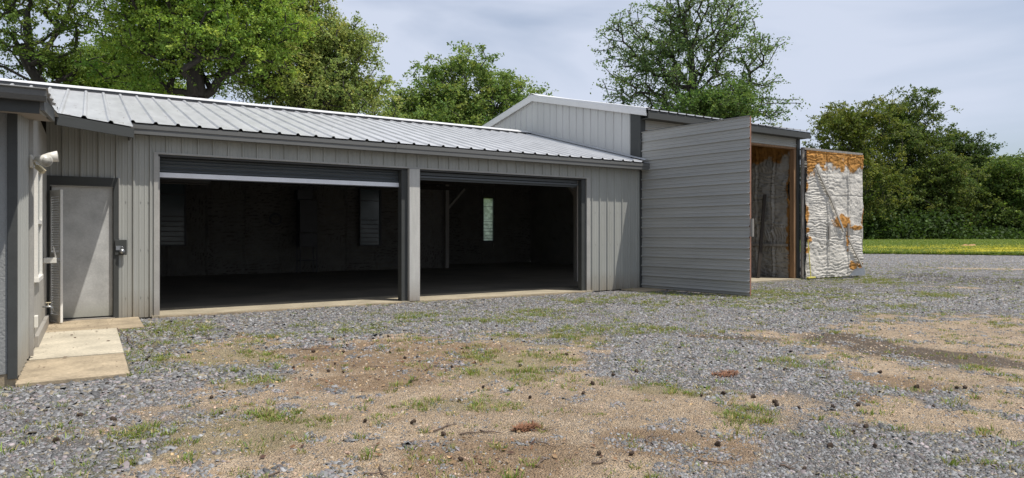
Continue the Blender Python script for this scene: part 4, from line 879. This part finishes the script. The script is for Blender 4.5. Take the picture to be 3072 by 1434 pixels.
tp = Q * (.6 + .3 * R.random((n, 1, 1)))
def rot(Q, ang): c, s = np.cos(ang)[:, None], np.sin(ang)[:, None]; return np.stack([Q[..., 0] * c - Q[..., 1] * s, Q[..., 0] * s + Q[..., 1] * c], -1)
Qb, Qt = rot(Q, ang), rot(tp, ang); tl = R.normal(size=(n, 2)) * .35
zb = zt(x, y)
V = np.zeros((n, 8, 3)); V[:, :4, :2] = Qb; V[:, 4:, :2] = Qt; V[:, :4, 2] = -.004; V[:, 4:, 2] = th[:, None]
V[..., 2] += (V[..., :2] * tl[:, None]).sum(-1); V[..., 0] += x[:, None]; V[..., 1] += y[:, None]; V[..., 2] += zb[:, None] + .002
f = np.array([(4, 5, 6, 7), (0, 1, 5, 4), (1, 2, 6, 5), (2, 3, 7, 6), (3, 0, 4, 7)]); F = (np.arange(n) * 8)[:, None, None] + f[None]
g_ = .085 + .205 * R.random(n) ** 1.4; g_ = np.where(R.random(n) < .02, .36, g_); warm = R.random(n)
cc = np.stack([g_ * (1.0 + .16 * (warm > .7)), g_ * 1.0, g_ * (1.0 - .28 * (warm > .85))], -1); cc = np.where((cov[k] > .62)[:, None] & (warm > .35)[:, None], cc * [1.7, 1.38, 1.0], cc)
tag(fast('slate_gravel', V.reshape(-1, 3), F.reshape(-1, 4), M['stone'], np.repeat(cc, 8, 0)), 'loose blue grey slate chips covering the yard', 'gravel', kind='stuff')
n = 260000; z = 14 + 34 * R.random(n) ** 1.1; r = (R.random(n) * 1.66 - .83) * z; x = z * SA + r * CA; y = z * CA - r * SA
sd_ = field_of(SAND, x, y, seed=5); k = (R.random(n) < (.9 - .7 * sd_) * np.clip((z - 13) / 6, 0, 1)) & ~blocked(x, y); x, y, z = x[k], y[k], z[k]; n = len(x); print('far', n)
a = R.random(n) * 6.283; s_ = (.014 + .022 * R.random(n) ** 2) * np.clip(z / 22, .8, 1.6); d1 = np.stack([np.cos(a), np.sin(a)], -1) * s_[:, None]; d2 = np.stack([-np.sin(a), np.cos(a)], -1) * (s_ * .7)[:, None]
V = np.zeros((n, 5, 3)); zb = zt(x, y)
for i_, q in enumerate((-d1, d2, d1, -d2)): V[:, i_, 0] = x + q[:, 0]; V[:, i_, 1] = y + q[:, 1]; V[:, i_, 2] = zb - .004
V[:, 4, 0] = x + .3 * d1[:, 0]; V[:, 4, 1] = y + .3 * d1[:, 1]; V[:, 4, 2] = zb + s_ * (.35 + .4 * R.random(n))
F = (np.arange(n) * 5)[:, None, None] + np.array([(0, 1, 4), (1, 2, 4), (2, 3, 4), (3, 0, 4)])[None]
g_ = .08 + .22 * R.random(n) ** 1.3; warm = R.random(n); cc = np.stack([g_ * (1 + .25 * (warm > .8)), g_ * (1 + .06 * (warm > .8)), g_ * (1.04 - .25 * (warm > .8))], -1)
tag(fast('far_gravel', V.reshape(-1, 3), F.reshape(-1, 3), M['stone'], np.repeat(cc, 5, 0)), 'grey stones of the gravel yard further back', 'gravel', kind='stuff')
# grass tufts
def blades(x, y, zb, nb, hgt, spread, cols, name, label, width=.0026, seed=1):
    R = np.random.default_rng(seed); n = len(x); X = np.repeat(x, nb); Y = np.repeat(y, nb); Z = np.repeat(zb, nb); H = np.repeat(hgt, nb); S = np.repeat(spread, nb); N_ = len(X)
    a = R.random(N_) * 6.283; r = np.sqrt(R.random(N_)) * S; bx, by = X + np.cos(a) * r, Y + np.sin(a) * r
    h = H * (.4 + .8 * R.random(N_)); le = (.4 + 1.1 * R.random(N_)) * h; a2 = a + R.normal(size=N_) * .6; w_ = width * (.7 + .8 * R.random(N_)) * (1 + H * 4); wa = R.random(N_) * 6.283
    wx, wy = np.cos(wa) * w_, np.sin(wa) * w_
    mx, my = bx + np.cos(a2) * le * .35, by + np.sin(a2) * le * .35; tx, ty = bx + np.cos(a2) * le, by + np.sin(a2) * le
    V = np.stack([np.stack([bx - wx, by - wy, Z - .005], -1), np.stack([bx + wx, by + wy, Z - .005], -1), np.stack([mx + wx * .8, my + wy * .8, Z + h * .65], -1), np.stack([mx - wx * .8, my - wy * .8, Z + h * .65], -1),
                  np.stack([tx + wx * .15, ty + wy * .15, Z + h * .95], -1), np.stack([tx - wx * .15, ty - wy * .15, Z + h * .95], -1)], 1)
    f = np.array([(0, 1, 2, 3), (3, 2, 4, 5)]); F = (np.arange(N_) * 6)[:, None, None] + f[None]
    c = cols[R.integers(0, len(cols), N_)] * np.exp(R.normal(size=(N_, 1)) * .2)
    o = fast(name, V.reshape(-1, 3), F.reshape(-1, 4), M['grass'], np.repeat(c, 6, 0)); tag(o, label, 'grass', kind='stuff'); return o
GC = np.array([(.17, .25, .05), (.13, .21, .04), (.24, .30, .07), (.33, .30, .11), (.38, .31, .14)])
n = 120000; z = 3.5 + 30 * R.random(n) ** 1.2; r = (R.random(n) * 1.66 - .83) * z; x = z * SA + r * CA; y = z * CA - r * SA
ms = field_of(MOSS, x, y, .6, 35); jg = fbm(x * 2.2, y * 2.2, 191)
pr_ = (np.clip(ms * 1.3 - .25, 0, 1) * .50 + .07) * np.clip((jg - .40) * 5, .06, 1) * np.clip(z / 8, .35, 2)
k = (R.random(n) < pr_) & ~blocked(x, y); x, y, z = x[k], y[k], z[k]; print('tufts', len(x))
blades(x, y, zt(x, y), 24, .014 + .042 * R.random(len(x)) ** 2.2, .03 + .07 * R.random(len(x)), GC, 'grass_tufts', 'scattered tufts of green and straw coloured grass growing through the gravel')
# dead leaf and needle litter
n = 30000; z = 3.5 + 16 * R.random(n); r = (R.random(n) * 1.66 - .83) * z; x = z * SA + r * CA; y = z * CA - r * SA
lit = [patch(*p) for p in ((560, 815, 180, 14), (1000, 890, 320, 50), (1250, 1140, 300, 60), (420, 860, 120, 40), (900, 960, 200, 30))]
lm = field_of(lit, x, y, .5, 45); k = (R.random(n) < np.clip(lm, .05, 1) * .45) & ~blocked(x, y); x, y = x[k], y[k]; n = len(x)
a = R.random(n) * 6.283; s_ = .008 + .022 * R.random(n) ** 1.5; u_ = np.stack([np.cos(a), np.sin(a), R.normal(size=n) * .25], -1) * s_[:, None]; v_ = np.stack([-np.sin(a), np.cos(a), R.normal(size=n) * .35], -1) * (s_ * .45)[:, None]
P_ = np.stack([x, y, zt(x, y) + .014], -1); V = np.stack([P_ - u_, P_ + v_, P_ + u_, P_ - v_], 1)
LC = np.array([(.16, .08, .045), (.24, .13, .07), (.33, .22, .12), (.09, .05, .035)])
tag(fast('leaf_litter', V.reshape(-1, 3), np.arange(n * 4).reshape(-1, 4), M['litter'], np.repeat(LC[R.integers(0, 4, n)], 4, 0)), 'brown dead leaves and debris scattered over the dirt', 'leaf litter', kind='stuff')
# meadow blades and flowers
n = 260000; z = 43 + 62 * R.random(n) ** 1.5; r = (.48 + .40 * R.random(n)) * z; x = z * SA + r * CA; y = z * CA - r * SA
k = is_field(x, y, (fbm(x * .5, y * .5, 56) - .5) * 2.5); x, y = x[k], y[k]
blades(x, y, terrain(x, y), 2, .10 + .12 * R.random(len(x)), .12 + 0 * x, np.array([(.13, .20, .04), (.10, .17, .035), (.20, .26, .055), (.26, .30, .07)]), 'meadow_grass', 'bright green meadow grass beyond the gravel', .014, 5)
n = 110000; z = 46 + 45 * R.random(n) ** 1.3; r = (.50 + .36 * R.random(n)) * z; x = z * SA + r * CA; y = z * CA - r * SA
k = is_field(x, y) & (R.random(n) < .10 + .9 * np.clip((fbm(x * .12, y * .12, 66) + .9 * (r / z - .66) - .42) * 4, 0, 1)) & (R.random(n) < np.clip((66 - z) / 14, .02, 1)) & (fbm(x * .8, y * .8, 67) > .42); x, y = x[k], y[k]; n = len(x)
a = R.random(n) * 6.283; s_ = .026; h_ = terrain(x, y) + .12 + .12 * R.random(n); P_ = np.stack([x, y, h_], -1); u_ = np.stack([np.cos(a), np.sin(a), 0 * a + .5], -1) * s_; v_ = np.stack([-np.sin(a), np.cos(a), 0 * a - .2], -1) * s_
tag(fast('wildflowers', np.stack([P_ - u_, P_ + v_, P_ + u_, P_ - v_], 1).reshape(-1, 3), np.arange(n * 4).reshape(-1, 4), M['litter'], np.full((n * 4, 3), (.60, .54, .06))), 'band of small yellow wildflowers in the meadow', 'wildflowers', kind='stuff')
b = MB(); p0 = at(2905, 729, 62)
rr_ = np.random.default_rng(4)
ring = []
for lv_, (rad_, hh) in enumerate(((1.6, -.05), (1.2, .16), (.6, .30))):
    for k_ in range(12): a = k_ * math.pi / 6; q = rad_ * (.8 + .4 * rr_.random()); ring.append((p0.x + math.cos(a) * q * 1.0, p0.y + math.sin(a) * q * .6, .12 + hh * (.7 + .6 * rr_.random())))
b.add(ring + [(p0.x, p0.y, .42)], [(l * 12 + k_, l * 12 + (k_ + 1) % 12, (l + 1) * 12 + (k_ + 1) % 12, (l + 1) * 12 + k_) for l in (0, 1) for k_ in range(12)] + [(24 + k_, 24 + (k_ + 1) % 12, 36) for k_ in range(12)])
tag(b.build('dirt_mound', M['dirt']), 'low reddish dirt mound in the flowering meadow', 'dirt mound')

# seed balls (sweet gum), individual
import bmesh
def ball_mesh():
    bm = bmesh.new(); bmesh.ops.create_icosphere(bm, subdivisions=2, radius=.019)
    for v in bm.verts: v.co *= 1.0 + (.28 if (v.index * 7919) % 3 == 0 else -.05)
    me = bpy.data.meshes.new('seed_ball'); bm.to_mesh(me); bm.free(); me.materials.append(M['ball']); return me
me = ball_mesh(); first = None
spots = [(1410, 975), (1155, 985), (1490, 980), (1165, 1010), (1170, 1058), (1402, 1044), (1390, 1058), (1030, 1116), (880, 1102), (985, 1112), (1232, 1145), (1355, 1100), (1425, 1088), (1378, 1198), (1240, 1265), (1095, 1263), (1590, 1189), (1382, 1382), (1330, 1300), (1005, 1090), (1000, 1018), (940, 1055),
         (2105, 1186), (2170, 1181), (2260, 1189), (2153, 1330), (1797, 1361), (1895, 1362), (1910, 1117), (1840, 1128), (1778, 1154), (2235, 1108), (2280, 1110), (2355, 1109), (1990, 953), (2325, 1205), (2330, 1215), (2397, 1222), (2498, 1220), (2575, 1215), (2598, 1278), (2560, 1293), (2870, 1164), (2895, 1163), (2750, 1160), (2640, 1115), (1650, 1058), (1700, 1065), (665, 1242), (635, 1195), (168, 1325), (240, 1245), (320, 1150), (340, 1260), (210, 1270), (2490, 1335), (2625, 1332), (2413, 1400), (2800, 1215), (1075, 960), (1030, 1055), (1475, 1020), (1560, 1100), (1450, 1160), (1215, 1075), (1750, 1180)]
for (px, py) in spots:
    p = gnd(px, py); o = bpy.data.objects.new('seed_ball', me); C.objects.link(o); zz = float(zt(np.array(p.x), np.array(p.y)))
    s_ = rr_.uniform(.6, 1.2); o.scale = (s_, s_, s_ * .85); o.location = (p.x, p.y, zz + .014); o.rotation_euler = (rr_.random() * 3, 0, rr_.random() * 6)
    tag(o, 'small dark spiky seed ball lying on the dirt and gravel', 'seed ball', 'seed balls scattered over the yard')
# twigs
tw = [(1300, 1290, 1370, 1265), (1205, 1330, 1245, 1320), (1380, 1302, 1440, 1298), (1440, 1290, 1505, 1302), (1275, 1110, 1300, 1088), (1100, 1098, 1190, 1100), (1940, 1325, 1955, 1300), (2095, 1375, 2190, 1392), (1775, 1390, 1825, 1375), (1610, 1325, 1670, 1345), (2060, 1075, 2090, 1085), (1095, 1418, 1160, 1420), (1140, 1395, 1165, 1430), (2965, 1130, 3020, 1145), (1590, 1290, 1665, 1288), (1610, 1400, 1625, 1370), (2560, 1275, 2600, 1285), (905, 1048, 1000, 1045), (1235, 1140, 1270, 1136), (240, 1015, 300, 1008), (2340, 1392, 2385, 1400), (840, 1400, 800, 1434)]
for i, (a, b_, c, d) in enumerate(tw):
    A0, B0 = gnd(a, b_), gnd(c, d); L_ = (B0 - A0).length; z0 = .02; m_ = (A0 + B0) / 2 + Vector((rr_.uniform(-.1, .1) * L_, rr_.uniform(-.1, .1) * L_, 0))
    b = MB(); rr0 = .0028 + .0025 * rr_.random(); q1 = A0.lerp(m_, .5) + Vector((rr_.uniform(-.03, .03), rr_.uniform(-.03, .03), 0)); q2 = m_.lerp(B0, .5) + Vector((rr_.uniform(-.03, .03), rr_.uniform(-.03, .03), 0))
    pts = [Vector((q.x, q.y, float(zt(np.array(q.x), np.array(q.y))) + .012)) for q in (A0, q1, m_, q2, B0)]
    if 8 < i < 11 or a == 240: 
        for q in pts: q.z += .004
    b.tube(pts, [rr0 * 1.3, rr0 * 1.2, rr0, rr0 * .8, rr0 * .5], 6)
    if i % 2 == 0: b.tube([pts[2], pts[2] + Vector((rr_.uniform(-.12, .12), rr_.uniform(-.12, .12), .02))], [rr0 * .7, rr0 * .3], 5)
    tag(b.build('twig', M['twig'], None, True), 'thin bent dry twig lying on the ground', 'twig', 'fallen twigs on the yard')
# two rust-red clumps of needles
for (px, py, rad_, lab) in ((2178, 1124, .13, 'flat rust coloured clump of dead needles on the gravel right of centre'), (1580, 1283, .08, 'rust red tuft of dead needles on the sand at the bottom centre')):
    p = gnd(px, py); n = 220; a = rr_.random(n) * 6.283; q = np.sqrt(rr_.random(n)) * rad_; b = MB()
    for k_ in range(n):
        c_ = Vector((p.x + math.cos(a[k_]) * q[k_] * 1.3, p.y + math.sin(a[k_]) * q[k_] * .7, .006 + .02 * rr_.random() + float(zt(np.array(p.x), np.array(p.y))))); t = rr_.random() * 6.283; d_ = Vector((math.cos(t), math.sin(t), .25 * rr_.normal())) * .035; w_ = Vector((-math.sin(t), math.cos(t), 0)) * .003
        b.add([c_ - d_ - w_, c_ + d_ - w_, c_ + d_ + w_, c_ - d_ + w_], [(0, 1, 2, 3)])
    tag(b.build('needle_clump', M['rustleaf']), lab, 'dead needles')
# little debris on the walkway
b = MB()
for (px, py) in ((215, 1012), (225, 1020), (310, 992), (305, 1078), (335, 950), (290, 1000), (180, 1008), (195, 1080), (325, 1030)):
    p = gnd(px, py); t = rr_.random() * 6; d_ = Vector((math.cos(t), math.sin(t), 0)) * .03; w_ = Vector((-math.sin(t), math.cos(t), .3)) * .014
    p.z = .034; b.add([p - d_, p + w_, p + d_, p - w_], [(0, 1, 2, 3)])
for k_ in range(150):
    p = Vector((rr_.uniform(-.52, .33) if k_ % 3 else (-.5 + .12 * rr_.random()), rr_.uniform(7.8, 12.6) if k_ % 2 else rr_.uniform(11.2, 12.6), .034)); t = rr_.random() * 6; s_ = rr_.uniform(.3, 1); d_ = Vector((math.cos(t), math.sin(t), 0)) * .016 * s_; w_ = Vector((-math.sin(t), math.cos(t), .3)) * .008 * s_; b.add([p - d_, p + w_, p + d_, p - w_], [(0, 1, 2, 3)])
tag(b.build('walkway_litter', M['litter']), 'dry leaf scraps on the concrete walkway', 'leaf litter', kind='stuff')
a_ = bpy.data.objects['walkway_litter'].data.attributes.new('tint', 'FLOAT_COLOR', 'POINT')
for d_ in a_.data: d_.color = (.10, .06, .04, 1)
